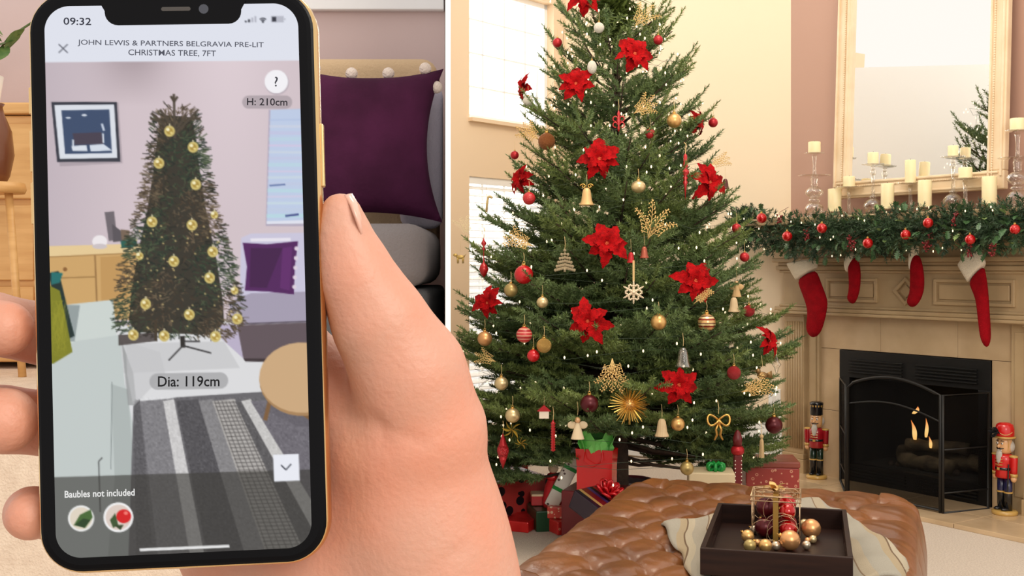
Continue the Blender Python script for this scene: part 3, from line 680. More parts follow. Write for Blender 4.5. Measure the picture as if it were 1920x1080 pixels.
while zt < 2.48:
    ring = max(4, int(4 + 11 * RP(zt)))
    a0 = rs.uniform(0, 6.28)
    for k in range(ring):
        az = a0 + 2 * PI * (k + rs.uniform(-.3, .3)) / ring
        ca_, sa_ = math.cos(az), math.sin(az); back = sa_ > .55
        if back and rs.uniform() < .5: continue
        if zt < .56 and math.sin(az) < -.25 and abs(math.cos(az)) < .9 and rs.uniform() < .93: continue
        z1 = zt + rs.uniform(-.06, .06); L = RP(z1) * rs.uniform(.84, 1.10)
        tY = TY + sa_ * L; tpx = 960 + F * (TX + ca_ * L) / tY; tpy = 500 + F * (CZ - z1) / tY
        if sa_ < .1 and tpy > 815 and 990 < tpx < 1415 and rs.uniform() < .96: continue
        lim = (850 - 960) / F * tY + .07
        if ca_ * L < 0 and TX + ca_ * L < lim: L = max(.2, (TX - lim) / -ca_)
        q = min(1, z1 / 2.8)
        rise = L * (-.12 + .95 * q) + rs.uniform(-.04, .04)
        z0 = max(.24, z1 - rise); ca, sa = math.cos(az), math.sin(az)
        sag = .10 * L * (1 - q)
        def bp(f): return np.array([ca * L * f, sa * L * f, z0 + (z1 - z0) * f ** 1.1 - sag * math.sin(PI * f) * (1 - f * .3)])
        mm = MB(); mm.tube([bp(f) for f in (0, .25, .5, .75, 1)], [.011 * L + .004, .009 * L + .003, .007 * L + .002, .004, .002], 5)
        br = obj('branch', mm, BARK, tree, smooth=True); fo = Foliage(); NB += 1
        tw = np.array([-sa, ca, 0.])
        nt_ = max(4, int(L / .062)); f0 = .28 if z1 > .4 else .5
        for i in range(nt_):
            f = f0 + (1 - f0) * i / nt_; p = bp(f); dirb = bp(min(1, f + .05)) - bp(f - .05); dirb /= np.linalg.norm(dirb)
            for sd in (-1, 1):
                if rs.uniform() < .10: continue
                sl_ = (.10 + .30 * L * (1 - f) + .03 * rs.uniform()) * rs.uniform(.8, 1.15)
                d = dirb * .8 + tw * sd * rs.uniform(.65, .95) + np.array([0, 0, rs.uniform(-.12, .22) + .25 * q]); d /= np.linalg.norm(d)
                if sl_ > .19:
                    fo.add(p, d, sl_, rs, fat=.19)
                    for e in (.3, .52, .74):
                        for s2 in (-1, 1):
                            d2 = d * .8 + np.cross(d, [0, 0, 1]) * s2 * .75 + np.array([0, 0, rs.uniform(-.1, .25)])
                            fo.add(p + d * sl_ * e, d2, sl_ * rs.uniform(.38, .56), rs, fat=.16)
                else: fo.add(p, d, max(sl_, .10), rs, fat=.185)
        fo.add(bp(.90), bp(1) - bp(.9) + np.array([0, 0, .02]), .16, rs, fat=.15)
        fo.build('needles', NEED[rs.randint(2)], br)
    zt += .095 if zt > .55 else .08
fo = Foliage()
for k in range(16): fo.add((0, 0, 2.28 + .015 * k), (rs.normal() * .5, rs.normal() * .5, .9), .14, rs)
fo.build('leader_shoots', NEED[0], tree)
def TS(px, py, k=.97, extra=.03):
    """point on the front of the tree's crown seen in this direction"""
    Y = TY - .6
    for _ in range(12):
        p = P(px, py, Y); r = RP(p.z); h = abs(p.x - TX)
        Y = TY - k * math.sqrt(max(r * r - h * h, 0)) - extra
    return P(px, py, Y)
# string lights
t = thing('string_lights', 'string of tiny warm white bulbs wound around the christmas tree', 'fairy lights', (TX, TY, 0))
mm = MB(); pts = []
for k in range(520):
    z = .34 + 2.1 * (k / 520) ** 1.1; a = k * .42 + rs.uniform(-.1, .1); r = RP(z) * rs.uniform(.72, .98)
    pts.append((r * math.cos(a), r * math.sin(a), z + rs.uniform(-.04, .04)))
mm.tube(pts, .0009, 3); obj('wire', mm, M('wire_green', (50, 66, 46), .6), t)
mm = MB()
for p in pts:
    for _ in range(1):
        q = [p[i] + rs.normal() * .035 for i in range(3)]; mm.sphere(q, .0038, 6, 4, (1, 1, 1.8))
o = obj('bulbs', mm, FAIRY, t, smooth=True); o['kind'] = 'stuff'
# ------------------------------------------------------------------ poinsettias
POI = M('poinsettia_red', (196, 6, 14), .65, var=(7, (150, 2, 8)), bump=(30, .8), spec=.15); POC = M('poinsettia_heart', (226, 120, 70), .5, var=(60, (190, 20, 24)))
PSTEM = M('poinsettia_stem', (60, 80, 40), .7)
def petal_mesh(name, L, wd, curl):
    def fn(u, v):
        x = u * L; ww = wd * math.sin(PI * min(1, u * .93 + .05)) ** .8 * (1 + .16 * math.sin(u * 26)) * (1 - .3 * u)
        y = (v - .5) * 2 * ww
        return (x, y, curl * math.sin(u * PI * .8) * L - .25 * u * u * L * (1 if curl > .1 else .5) + .25 * abs(v - .5) * ww * 2 - .03 * math.sin(v * PI) * ww)
    return mesh_of(name, MB().grid(fn, 14, 4), POI, True, False)
PET = [petal_mesh('petal', 1.05, .30, .22), petal_mesh('petal', .98, .36, .12), petal_mesh('petal', .66, .24, .45)]
cm = MB()
for k in range(11): cm.sphere((.10 * math.cos(k * 2.4) * (k / 11) ** .5, .10 * math.sin(k * 2.4) * (k / 11) ** .5, .10), .035, 8, 5)
CEN = mesh_of('flower_heart', cm, POC)
STM = mesh_of('stem', MB().tube([(0, 0, .02), (.02, .02, -.35)], .03, 5), PSTEM)
def poinsettia(lab, px, py, rpx, face=None, k=1.0, seed=0):
    p = TS(px, py, k, .05) if face is None or abs(face[0]) < .8 else TS(px, py, .6, .0)
    r = rpx / F * p.y; t = thing('poinsettia', lab, 'flower', p, 0, 'red poinsettias on the christmas tree', scale=r)
    n = Vector(face or ((p.x - TX) * .55, -1, .22)); t.rotation_mode = 'QUATERNION'; t.rotation_quaternion = n.to_track_quat('Z', 'Y')
    q = random.Random(seed)
    for j in range(7): link('petal', PET[j % 2], t, rot=(q.uniform(-.35, .35), q.uniform(-.2, .2), 2 * PI * j / 7 + q.uniform(-.18, .18) + seed), scale=q.uniform(.78, 1.1))
    for j in range(5): link('petal', PET[2], t, rot=(q.uniform(-.2, .2), 0, 2 * PI * (j + .5) / 5 + q.uniform(-.2, .2) + seed), loc=(0, 0, .05), scale=q.uniform(.85, 1.1))
    link('flower_heart', CEN, t); link('stem', STM, t)
for i, (px, py, r, f, lab) in enumerate((
    (1097, -6, 38, None, 'red poinsettia cut by the top picture edge on the tree tip'),
    (1190, 102, 40, None, 'red poinsettia upper right on the tree, below the tip'),
    (1080, 158, 39, None, 'red poinsettia upper left on the tree beside the white oval ornament'),
    (984, 163, 30, (-1, -.35, .1), 'small red poinsettia seen edge on against the tall window'),
    (1124, 299, 46, None, 'large red poinsettia at the upper middle of the tree above the gold bell'),
    (978, 336, 33, (-.8, -.6, .1), 'red poinsettia turned sideways at the upper left edge of the tree'),
    (1329, 342, 40, (.5, -1, .1), 'red poinsettia at the right edge of the tree beside the brown bell'),
    (1306, 228, 32, (1, -.3, .1), 'narrow red poinsettia seen edge on at the upper right of the tree'),
    (1138, 457, 45, None, 'red poinsettia at the very middle of the tree left of the gold fan spray'),
    (1303, 527, 47, None, 'dark red poinsettia at the right of the tree above the striped bauble'),
    (915, 568, 33, (-.5, -1, .1), 'red poinsettia at the left edge of the tree below the olive gold bauble'),
    (1102, 603, 45, None, 'red poinsettia at the lower middle of the tree above the gold hanging spray'),
    (1272, 722, 44, None, 'red poinsettia low on the right of the tree above the wooden bell'),
    (1441, 640, 33, (.7, -.8, .3), 'dark red poinsettia at the lower right tip of the tree by the pilaster'))):
    poinsettia(lab, px, py, r, f, 1.0, i * 1.7)
# ------------------------------------------------------------------ baubles on the tree
def sat(n, c, rough=.3, metal=.7): return M(n, c, rough, metal)
GM = sat('gold_matte', (222, 176, 110), .32, .75); GP = sat('pale_gold', (226, 200, 150), .3, .7); GO = sat('olive_gold', (176, 152, 96), .35, .6); CP = sat('copper_peach', (226, 166, 110), .32, .7)
RM = sat('red_matte', (178, 34, 40), .35, .4); RG = M('red_shiny', (206, 22, 34), .12, .3, coat=.5); DK = sat('burgundy', (84, 18, 26), .3, .4)
RSP = spots('red_patterned', (190, 36, 44), (226, 190, 150), 7, .16, .35); RST = stripes('red_ribbed', [(2, (196, 60, 60)), (1, (220, 150, 130)), (2, (170, 40, 44)), (1, (224, 170, 140))], 2, 1.2, .35)
GGL = spots('gold_glitter', (206, 160, 84), (240, 210, 140), 22, .5, .35, .6, glit=.8); GST = stripes('gold_striped', [(3, (224, 180, 120)), (2, (150, 60, 44)), (2, (240, 214, 160)), (1, (120, 80, 60))], 2, 1.3, .22, .6)
WHT = spots('white_textured', (246, 240, 226), (226, 214, 190), 14, .5, .6, glit=.8); RGL = spots('red_glitter', (170, 20, 30), (220, 70, 70), 22, .5, .4, glit=.8)
for px, py, r, mat, lab, kw in (
    (1045, 80, 9, RM, 'small red bauble hanging free left of the tree tip against the window', {}), (1234, 75, 9, RM, 'small red bauble right of the tree tip above the upper right poinsettia', {}),
    (1337, 230, 9, RM, 'small red bauble furthest right on the upper tree', {}), (1219, 251, 9.5, RM, 'small red bauble left below the big gold upper bauble', {}),
    (965, 291, 8, RM, 'small dark red bauble at the upper left edge of the tree against the wall', {}), (992, 372, 12, RSP, 'red bauble with pale swirls under the sideways left poinsettia', {}),
    (982, 515, 18, RG, 'large shiny red bauble with window reflections left of the tree middle', {}), (1381, 428, 9, RM, 'small dark red bauble at the right edge between tree and garland', {}),
    (1396, 482, 9, RM, 'small red bauble at the tree right edge just below the garland end', {}), (1404, 583, 11, RGL, 'glittering red bauble at the right edge of the tree above the right poinsettia', {}),
    (1000, 667, 12, RG, 'plain red bauble beside the gold glitter bauble on the lower left tree', {}), (1105, 757, 17, DK, 'large burgundy bauble low by the trunk left of the gold starburst', {}),
    (1376, 699, 13, RGL, 'bright red glitter bauble on the lower right of the tree', {}), (1451, 797, 16, DK, 'large burgundy bauble hanging at the lower right corner of the tree', {}),
    (983, 628, 15, RST, 'red ribbed bauble with pale bands on the lower left of the tree', {}),
    (1264, 226, 14, GM, 'gold bauble high on the right of the tree', {}), (1197, 350, 14, GP, 'pale gold onion shaped bauble at the upper middle of the tree', {'sz': .85}),
    (958, 544, 13, GO, 'olive gold bauble below the large shiny red bauble', {}), (1017, 567, 11, GP, 'small pale gold bauble right of the olive gold bauble', {}),
    (1235, 604, 15, GM, 'plain gold bauble left of the striped bauble on the lower tree', {}), (1325, 605, 17, GST, 'gold and copper striped bauble on the right of the lower tree', {}),
    (909, 635, 14, CP, 'peach gold bauble at the far left of the lower tree', {}), (1020, 648, 14, GGL, 'gold glitter bauble right of the red ribbed bauble', {}),
    (940, 719, 13, GP, 'pale gold bauble at the lower left near the thumb', {}), (961, 779, 14, GP, 'pale gold bauble above the yellow leaf ornaments at lower left', {}),
    (1271, 795, 13, GM, 'gold bauble beside the beige wooden bell on the lowest branches', {}),
    (1123, 52, 10, WHT, 'white textured round ornament near the tree tip', {}), (1110, 126, 9, WHT, 'white oval egg shaped ornament beside the upper left poinsettia', {'sz': 1.4}),
    (990, 190, 10, WHT, 'white ornament below the edge on poinsettia by the window', {}), (1025, 265, 16, spots('brown_glitter', (150, 84, 40), (214, 150, 84), 20, .5, .4, .4, glit=1), 'brown glittering ball ornament at the upper left of the tree', {}),
    (1288, 878, 13, GO, 'gold ball half hidden among the lowest right branches', {})):
    p = TS(px, py, .98, .045)
    bauble(lab, p, r / F * p.y, mat, 'baubles on the christmas tree', cord=.04, **kw)
# ------------------------------------------------------------------ other hanging ornaments
def hang(name, lab, px, py, hpx, cat='ornament', grp=None, k=.98, top=.5, rz=0):
    """empty with scale = height; local z runs -.5 .. .5; a cord from the top"""
    p = TS(px, py, k, .05); h = hpx / F * p.y
    t = thing(name, lab, cat, p, rz, grp, scale=h)
    obj('cord', MB().tube([(0, 0, top - .02), (.02, .02, top + .2), (0, .15, top + .05 / h)], .012, 4), M('gold_cord', (206, 176, 120), .6), t)
    return t
BELLP = [(.02, .42), (.12, .40), (.2, .28), (.24, .05), (.28, -.25), (.36, -.45), (.38, -.5), (.34, -.48), (.24, -.2), (.18, .2), (.02, .3)]
def bell(lab, px, py, hpx, mat, scroll=False):
    t = hang('bell', lab, px, py, hpx, grp='bell ornaments on the tree')
    obj('bell_body', MB().lathe(BELLP, 18, None, False), mat, t, smooth=True)
    obj('clapper', MB().sphere((0, 0, -.46), .08, 8, 6), mat, t, smooth=True)
    if scroll:
        for sx in (-1, 1): obj('scroll', MB().tube([(sx * (.18 + .16 * (1 - a / 9) * math.cos(a) - .0), -.02, .5 + .13 * (1 - a / 9) * math.sin(a)) for a in np.linspace(0, 7.5, 18)], .03, 5), GOLDM, t, smooth=True)
bell('matte gold bell with scrolled top hanging under the upper middle poinsettia', 1100, 367, 36, sat('bell_gold', (222, 182, 124), .45, .35), True)
bell('small copper red bell right of the middle poinsettia', 1208, 472, 24, sat('bell_copper', (170, 90, 70), .35, .6)); bell('small red bell beside the copper red bell', 1183, 482, 22, RM)
bell('dark brown bell at the right edge beside a poinsettia', 1360, 344, 21, sat('bell_brown', (92, 50, 44), .3, .5))
WOODB = stripes('bell_wood', [(3, (206, 180, 140)), (1, (186, 156, 116))], 0, 12, .6)
bell('striped beige wooden bell low under the right poinsettia', 1241, 800, 36, WOODB); bell('tall beige bell beside the red glitter bauble at right', 1376, 570, 30, WOODB)
def spindle(name, lab, px, py, hpx, prof, mat, mat2=None, mid=None):
    t = hang(name, lab, px, py, hpx, grp='spindle ornaments on the tree')
    if not mid: obj('spindle_body', MB().lathe(prof, 14), mat, t, smooth=True)
    else:
        obj('spindle_tip', MB().lathe([p for p in prof if p[1] <= mid[0]], 14), mat, t, smooth=True); obj('spindle_top', MB().lathe([p for p in prof if p[1] >= mid[1]], 14), mat, t, smooth=True)
        obj('glitter_band', MB().lathe([p for p in prof if mid[0] <= p[1] <= mid[1]], 14), mat2, t, smooth=True)
RF = M('finial_red', (186, 30, 34), .25, .3, coat=.4)
spindle('finial', 'long thin red glass finial with bead rings hanging right of the upper middle', 1285, 331, 86, [(.004, -.5), (.03, -.2), (.055, -.12), (.03, -.08), (.06, -.03), (.03, .01), (.085, .08), (.085, .12), (.03, .17), (.06, .22), (.045, .3), (.04, .46), (.01, .5)], RF)
spindle('drop_ornament', 'red drop ornament with bead string at the far left of the tree against the blind', 907, 483, 74, [(.004, -.5), (.08, -.42), (.12, -.3), (.09, -.2), (.02, -.12), (.012, .0), (.012, .18), (.05, .22), (.012, .27), (.07, .36), (.02, .45), (.01, .5)], RF)
spindle('spindle_ornament', 'red pointed spindle with glittering middle at the lower left by the hand', 943, 846, 66, [(.004, -.5), (.08, -.3), (.13, -.15), (.17, 0), (.15, .12), (.11, .2), (.05, .4), (.01, .5)], RM, RGL, (-.15, .12))
spindle('spiral_ornament', 'thin red spiral icicle ornament hanging above the presents', 1037, 817, 60, [(.01, -.5)] + [(.05 + .035 * (k % 2), -.48 + .9 * k / 22) for k in range(22)] + [(.03, .46), (.01, .5)], RF)
spindle('glass_drop', 'small clear glass drop hanging at the lower right edge of the tree', 1456, 683, 40, [(.01, -.5), (.12, -.15), (.22, .0), (.12, .12), (.06, .3), (.01, .5)], GLASS)
# fancy red cut-out
t = hang('fretwork_ornament', 'flat red fretwork ornament with curled sides on the upper tree', 1160, 227, 40); mm = MB()
mm.lathe([(.02, -.5), (.07, -.35), (.04, -.2), (.1, .0), (.05, .2), (.08, .33), (.02, .5)], 8)
for sx in (-1, 1):
    for zz in (-.18, .1): mm.tube([(sx * (.05 + .12 * (1 - math.cos(a)) * .9), 0, zz + .12 * math.sin(a)) for a in np.linspace(0, 5.2, 12)], .03, 5)
obj('fretwork', mm, RF, t, smooth=True)
# glitter tree ornament
GLT = spots('champagne_glitter', (214, 190, 150), (250, 240, 214), 60, .5, .4, .3, glit=1)
t = hang('tree_ornament', 'champagne glitter tree shaped ornament left of the middle poinsettia', 1059, 488, 44); mm = MB()
for j, (z, wd) in enumerate(((.42, .06), (.27, .13), (.12, .2), (-.03, .27), (-.18, .33), (-.32, .4))):
    for k in range(-j, j + 1): mm.sphere((wd * k / max(j, 1), 0, z - .02 * abs(k)), .07, 7, 5, (1, .6, 1))
mm.lathe([(.05, -.5), (.05, -.32)], 8); obj('beaded_tree', mm, GLT, t, smooth=True)
# snowflake
t = hang('snowflake', 'pearl beaded snowflake hanging on a ribbon left of the right poinsettia', 1188, 548, 42); mm = MB()
for k in range(6):
    a = k * PI / 3 + PI / 6; ca, sa = math.cos(a), math.sin(a)
    for r_, s_ in ((.12, .075), (.2, .07), (.28, .065), (.36, .055), (.44, .045), (.5, .03)): mm.sphere((ca * r_, 0, sa * r_), s_, 7, 5)
    for s2 in (-1, 1):
        for r_ in (.1, .17): mm.sphere((ca * .24 + math.cos(a + s2 * 1.05) * r_, -.02, sa * .24 + math.sin(a + s2 * 1.05) * r_), .05, 7, 5)
mm.sphere((0, -.03, 0), .1, 10, 6); obj('beaded_star', mm, M('pearl', (226, 206, 176), .3, .2), t, smooth=True)
obj('ribbon', MB().box((0, 0, .95), (.09, .012, .95)), M('gold_ribbon', (198, 164, 108), .4, .3), t)
# gold sprays
def spray(lab, px, py, spx, ang, spread=.8, n=5, mat=None):
    p = TS(px, py, .98, .06); h = spx / F * p.y
    t = thing('glitter_spray', lab, 'spray', p, 0, 'gold glitter sprays on the tree', scale=h); t.rotation_euler = (0, ang, 0)
    q = random.Random(int(px)); mat = mat or GLT2
    for i in range(n):
        a = spread * (i - (n - 1) / 2) / max(1, (n - 1) / 2); mm = MB(); L = q.uniform(.8, 1) * (1 - .18 * abs(a))
        def pt(f): return (math.sin(a * (.4 + .6 * f)) * L * f, -.04 * math.sin(f * 3), L * f * math.cos(a * (.4 + .6 * f)))
        mm.tube([pt(k / 8) for k in range(9)], .011, 4)
        for k in range(3, 17):
            f = k / 17; b_ = pt(f); s_ = (-1) ** k; e = a + s_ * .8
            l_ = .17 * (1.1 - f); tip = (b_[0] + math.sin(e) * l_, b_[1] - .02, b_[2] + math.cos(e) * l_)
            mm.tube([b_, tip], .009, 4); mm.sphere(tip, .02, 6, 4)
            tip2 = (b_[0] + math.sin(e) * l_ * .6 + .05 * s_ * math.cos(a), b_[1] - .02, b_[2] + math.cos(e) * l_ * .6 - .03); mm.sphere(tip2, .018, 6, 4)
        obj('spray_stem', mm, mat, t, smooth=True)
GLT2 = M('gold_leaf', (226, 190, 124), .35, .45)
spray('large gold glitter fan spray right of the middle poinsettia', 1215, 448, 82, .35, .75, 4)
spray('large gold spray hanging downwards at the lower middle of the tree', 1148, 672, 78, PI, .6, 5)
spray('gold spray on the upper right beside the fretwork ornament', 1188, 213, 56, 1.0, .5, 4); spray('gold spray lying to the left above the large red bauble', 1000, 462, 66, -1.15, .35, 4)
spray('pale gold spray at the upper left beside the brown ball', 1010, 262, 54, -.9, .5, 4); spray('dull gold spray at the lower left above the pale gold bauble', 930, 678, 46, -1.2, .4, 3)
spray('gold spray reaching right over the lower right branches', 1390, 735, 70, 1.25, .35, 4); spray('thin gold stem spray under the right poinsettia', 1300, 570, 50, .9, .12, 3)
spray('gold twig spray near the tree tip at the right', 1190, 50, 60, .7, .5, 3); spray('pale feathery spray sticking out left of the tree against the wall', 880, 440, 46, -.5, .4, 3, M('pale_feather', (246, 226, 186), .6))
spray('thin gold twig spray reaching past the right edge above the brown bell', 1330, 310, 50, 1.2, .3, 3)
# starburst
t = thing('starburst', 'gold tinsel starburst ornament in front of the trunk', 'ornament', TS(1180, 758, .9, .05), 0, None, scale=.085); mm = MB()
for k in range(130):
    z = 1 - 2 * (k + .5) / 130; a = k * 2.4; r_ = math.sqrt(1 - z * z); L = random.uniform(.8, 1.05); mm.tube([(0, 0, 0), (r_ * math.cos(a) * L, r_ * math.sin(a) * L, z * L)], [.03, .012], 3)
obj('tinsel_spikes', mm, sat('tinsel_gold', (226, 182, 92), .25, .8), t); obj('core', MB().sphere((0, 0, 0), .3, 12, 8), GM, t, smooth=True)
# gold bow
t = hang('bow', 'gold metal bow with ribbon tails on the lower right branches', 1347, 800, 50)
for sx in (-1, 1):
    obj('loop', MB().tube([(sx * .42 * math.sin(a) * (1 + .1 * math.cos(a)), -.05 + .06 * math.cos(a), .2 + .22 * math.sin(2 * a) * .9 + .05) for a in np.linspace(0, PI, 14)], .045, 6), GOLDM, t, smooth=True)
    obj('tail', MB().tube([(0, -.03, .18), (sx * .1, -.04, -.1), (sx * .06, -.03, -.3), (sx * .16, -.04, -.5)], [.05, .05, .05, .03], 6), GOLDM, t, smooth=True)
obj('knot', MB().sphere((0, -.05, .2), .1, 10, 7), GOLDM, t, smooth=True)
# yellow leaf ornaments
def leafcluster(lab, px, py, wpx):
    p = TS(px, py, .98, .05); t = thing('leaf_ornament', lab, 'ornament', p, 0, 'yellow leaf ornaments', scale=wpx / F * p.y / 2)
    YL_ = M('yellow_leaf', (206, 176, 70), .5, .2, var=(8, (180, 140, 50)))
    me = bpy.data.meshes.get('yellow_leaf') or mesh_of('yellow_leaf', MB().grid(lambda u, v: (u, (v - .5) * .5 * math.sin(PI * min(1, u * .95 + .04)), .15 * math.sin(u * 3)), 6, 2), YL_, True, False)
    for k in range(8): o = link('leaf', me, t); o.rotation_euler = (random.uniform(-.5, .5), PI * 2 * k / 8 + .2, 0)
leafcluster('larger yellow leaf ornament under the lower left pale gold bauble', 960, 806, 38); leafcluster('smaller yellow leaf ornament beside the red spindle', 977, 832, 26)
# candy cane, animal, angel, bird
t = hang('candy_cane', 'beige hooked cane ornament at the left edge of the tree', 912, 382, 32); obj('cane', MB().tube([(.0, 0, -.5), (.04, 0, 0), (.08, 0, .3)] + [(.2 - .12 * math.cos(a), 0, .3 + .12 * math.sin(a)) for a in np.linspace(.4, PI, 6)], .07, 7), sat('cane_gold', (212, 184, 130), .5, .2), t, smooth=True)
t = hang('animal_ornament', 'flat gold animal shaped ornament hanging at the far left against the wall', 863, 483, 22); mm = MB()
mm.sphere((0, 0, .05), .3, 12, 8, (1.2, .3, .6)); mm.sphere((-.42, 0, .22), .15, 10, 7, (1.3, .5, .9)); mm.tube([(.34, 0, .1), (.5, 0, .3)], [.05, .02], 5)
for x in (-.25, -.15, .18, .28): mm.tube([(x, 0, 0), (x, 0, -.5)], [.06, .04], 5)
obj('animal_body', mm, sat('flat_gold', (206, 172, 100), .4, .5), t, smooth=True)
def angel(lab, px, py, hpx, mat):
    t = hang('angel_ornament', lab, px, py, hpx, grp='small figure ornaments'); obj('gown', MB().lathe([(.28, -.5), (.26, -.45), (.1, .1), (.06, .16)], 12), mat, t, smooth=True); obj('head', MB().sphere((0, 0, .27), .12, 10, 7), SKIN_P, t, smooth=True)
    for sx in (-1, 1): obj('wing', MB().sphere((sx * .22, .05, .06), .2, 10, 6, (1, .2, .8)), mat, t, smooth=True)
angel('cream angel ornament hanging left of the trunk', 1083, 800, 46, M('cream_felt', (222, 200, 164), .8)); angel('pale beige figure ornament beside the lower right branches', 1381, 540, 34, M('tan_felt', (196, 160, 110), .8))
t = hang('bird_ornament', 'dark gold bird ornament at the lower right of the tree', 1429, 704, 30); mm = MB()
mm.sphere((0, 0, 0), .3, 12, 8, (1.1, .6, .8)); mm.sphere((-.25, 0, .28), .16, 10, 7); mm.loft([[(.2, -.02, .1), (.2, .02, .1), (.25, .02, -.1), (.25, -.02, -.1)], [(.6, -.02, .3), (.6, .02, .3), (.65, .02, -.2), (.65, -.02, -.2)]]); mm.tube([(-.38, 0, .28), (-.5, 0, .25)], [.05, .01], 5)
obj('bird_body', mm, sat('bronze', (140, 108, 66), .4, .6), t, smooth=True)
t = hang('tassel', 'thin beige tassel hanging at the lowest right branches', 1428, 836, 44); mm = MB()
for k in range(18): mm.tube([(0, 0, .4), (.07 * math.cos(k * 2.4), .07 * math.sin(k * 2.4), .2), (.10 * math.cos(k * 2.4), .10 * math.sin(k * 2.4), -.5)], .015, 3)
mm.sphere((0, 0, .4), .09, 8, 6); obj('threads', mm, M('beige_thread', (196, 166, 120), .8), t)
t = hang('glass_bell', 'clear glass bell ornament above the lower right poinsettia', 1281, 668, 40); obj('bell_body', MB().lathe(BELLP, 18, None, False), GLASS, t, smooth=True)
t = hang('house_ornament', 'small red and white house shaped ornament low on the left branches', 1020, 772, 26); obj('house_walls', MB().box((0, 0, -.2), (.7, .4, .55)), M('house_white', (236, 220, 200), .6), t, bevel=.02); obj('house_roof', MB().prism([(-.5, .05), (.5, .05), (0, .5)], .5), RM, t)
# ------------------------------------------------------------------ things under the tree
def ground(px, py): return PZ(px, py, 0.0)
WR1 = spots('red_snowflake_wrap', (206, 44, 44), (240, 180, 150), 30, .3, .3, ring=True); WR2 = M('red_foil_wrap', (222, 40, 40), .22, .2, var=(12, (196, 24, 26)), bump=(22, .25)); WR3 = spots('red_speckle_wrap', (214, 70, 60), (240, 200, 170), 50, .35, .3)
POLK = spots('dotted_wrap', (176, 56, 52), (22, 16, 22), 17, .42, .35); PSTR = stripes('bright_stripe_wrap', [(2, (200, 60, 40)), (1, (90, 60, 140)), (2, (196, 150, 80)), (1, (60, 40, 90)), (2, (150, 40, 40))], 0, 9, .3, diag=.4)
STRI = stripes('stripe_wrap', [(2, (40, 24, 40)), (1, (190, 150, 90)), (2, (120, 24, 34)), (1, (70, 50, 110)), (1, (30, 20, 36)), (1, (170, 40, 40))], 1, 7, .25)
def gift(name, lab, loc, size, rot, mat, cat='gift', lid=None, ribbon=None, bow=None, bev=.006):
    t = thing(name, lab, cat, loc, 0, 'wrapped presents under the tree'); t.rotation_euler = rot
    x, y, z = size
    h = z * .9 if lid else z
    obj('box' if lid else 'wrapped_box', MB().box((0, 0, h / 2), (x, y, h)), mat, t, bevel=bev)
    if lid: obj('lid', MB().box((0, 0, h + (z - h) / 2), (x * 1.03, y * 1.03, z - h)), lid, t, bevel=bev)
    if ribbon:
        obj('ribbon', MB().box((0, 0, z / 2), (x * .12, y + .004, z + .004)), ribbon, t, bevel=.001); 
    if bow:
        mm = MB()
        for k in range(16):
            a = k * 2.4; r_ = .02 + .06 * (k / 16)
            mm.tube([(r_ * math.cos(a + u * .5) * (.4 + .6 * math.sin(u * 1.5)), r_ * math.sin(a + u * .5) * (.4 + .6 * math.sin(u * 1.5)), z + .012 + .05 * math.sin(u * 1.55) * (1 - k / 30)) for u in np.linspace(0, 2, 9)], .006, 5)
        obj('bow', mm, bow, t, smooth=True)
    return t
REDR = M('curl_ribbon_red', (214, 24, 34), .15, .2, coat=.5)
TOW = TX - .1
# dotted big gift at left
p = ground(955, 985); gift('gift_box', 'large dark red gift with black dots under the left branches', p + Vector((-.02, .22, 0)), (.34, .34, .2), (0, 0, .5), POLK)
p = ground(935, 940); gift('gift_box', 'gift in bright striped paper half hidden behind the dotted gift', p + Vector((-.05, .25, 0)), (.36, .26, .16), (0, 0, .25), PSTR)
p = P(1010, 945, 5.3); gift('gift_box', 'small striped red, cream and purple gift right of the dotted gift', p, (.075, .09, .055), (0, 0, .05), stripes('small_stripe', [(2, (190, 50, 56)), (1, (230, 200, 160)), (1, (90, 50, 100)), (1, (196, 60, 60))], 2, 9, .3))
p = ground(990, 992); gift('gift_box', 'flat shiny red gift lying frontmost on the carpet', p + Vector((.0, .09, 0)), (.135, .32, .05), (0, .0, -.40), WR2)
p = ground(1052, 1000); gift('gift_box', 'flat red gift with snowflake pattern beside the ottoman corner', p + Vector((.05, .07, 0)), (.22, .15, .06), (0, 0, .45), WR1)
p = ground(1052, 1000); gift('gift_box', 'small red speckled gift stacked on the snowflake gift', p + Vector((.0, .08, .061)), (.115, .12, .055), (0, .0, -.1), WR3)
p = P(1128, 962, 4.75); gift('gift_box', 'dark striped gift with curly red ribbon leaning beside the red bag', p, (.17, .26, .085), (0, .42, -.75), STRI, bow=REDR)
p = ground(1180, 960); gift('gift_box', 'dark green gift hidden behind the tilted white roll', Vector((P(1055, 950, 5.27).x, 5.27, 0)), (.30, .20, P(1010, 945, 5.3).z - .001), (0, 0, .2), M('green_wrap', (24, 66, 40), .3))
p = ground(1395 + 48, 930); gift('gift_box', 'dark red damask gift box with flat lid beside the pilaster', Vector((P(1443, 900, 5.42).x, 5.42, 0)), (.25, .22, .295), (0, 0, -.10), spots('damask_wrap', (158, 54, 46), (214, 150, 120), 34, .45, .4, ring=True), lid=M('box_lid', (146, 70, 54), .4, var=(20, (132, 60, 48))))
# white patterned roll with green ribbon
t = thing('gift_roll', 'long white patterned gift tilted up with green ribbon bands', 'gift', P(1034, 946, 5.22), 0, 'wrapped presents under the tree'); t.rotation_euler = (0.25, .46, -.1)
mm = MB().box((0, 0, .15), (.065, .06, .30)); obj('wrapped_box', mm, spots('snowman_wrap', (226, 222, 214), (90, 70, 70), 34, .2, .4), t, bevel=.006)
for z in (.10, .22): obj('ribbon', MB().box((0, 0, z), (.068, .063, .018)), M('ribbon_green', (30, 140, 60), .25), t)
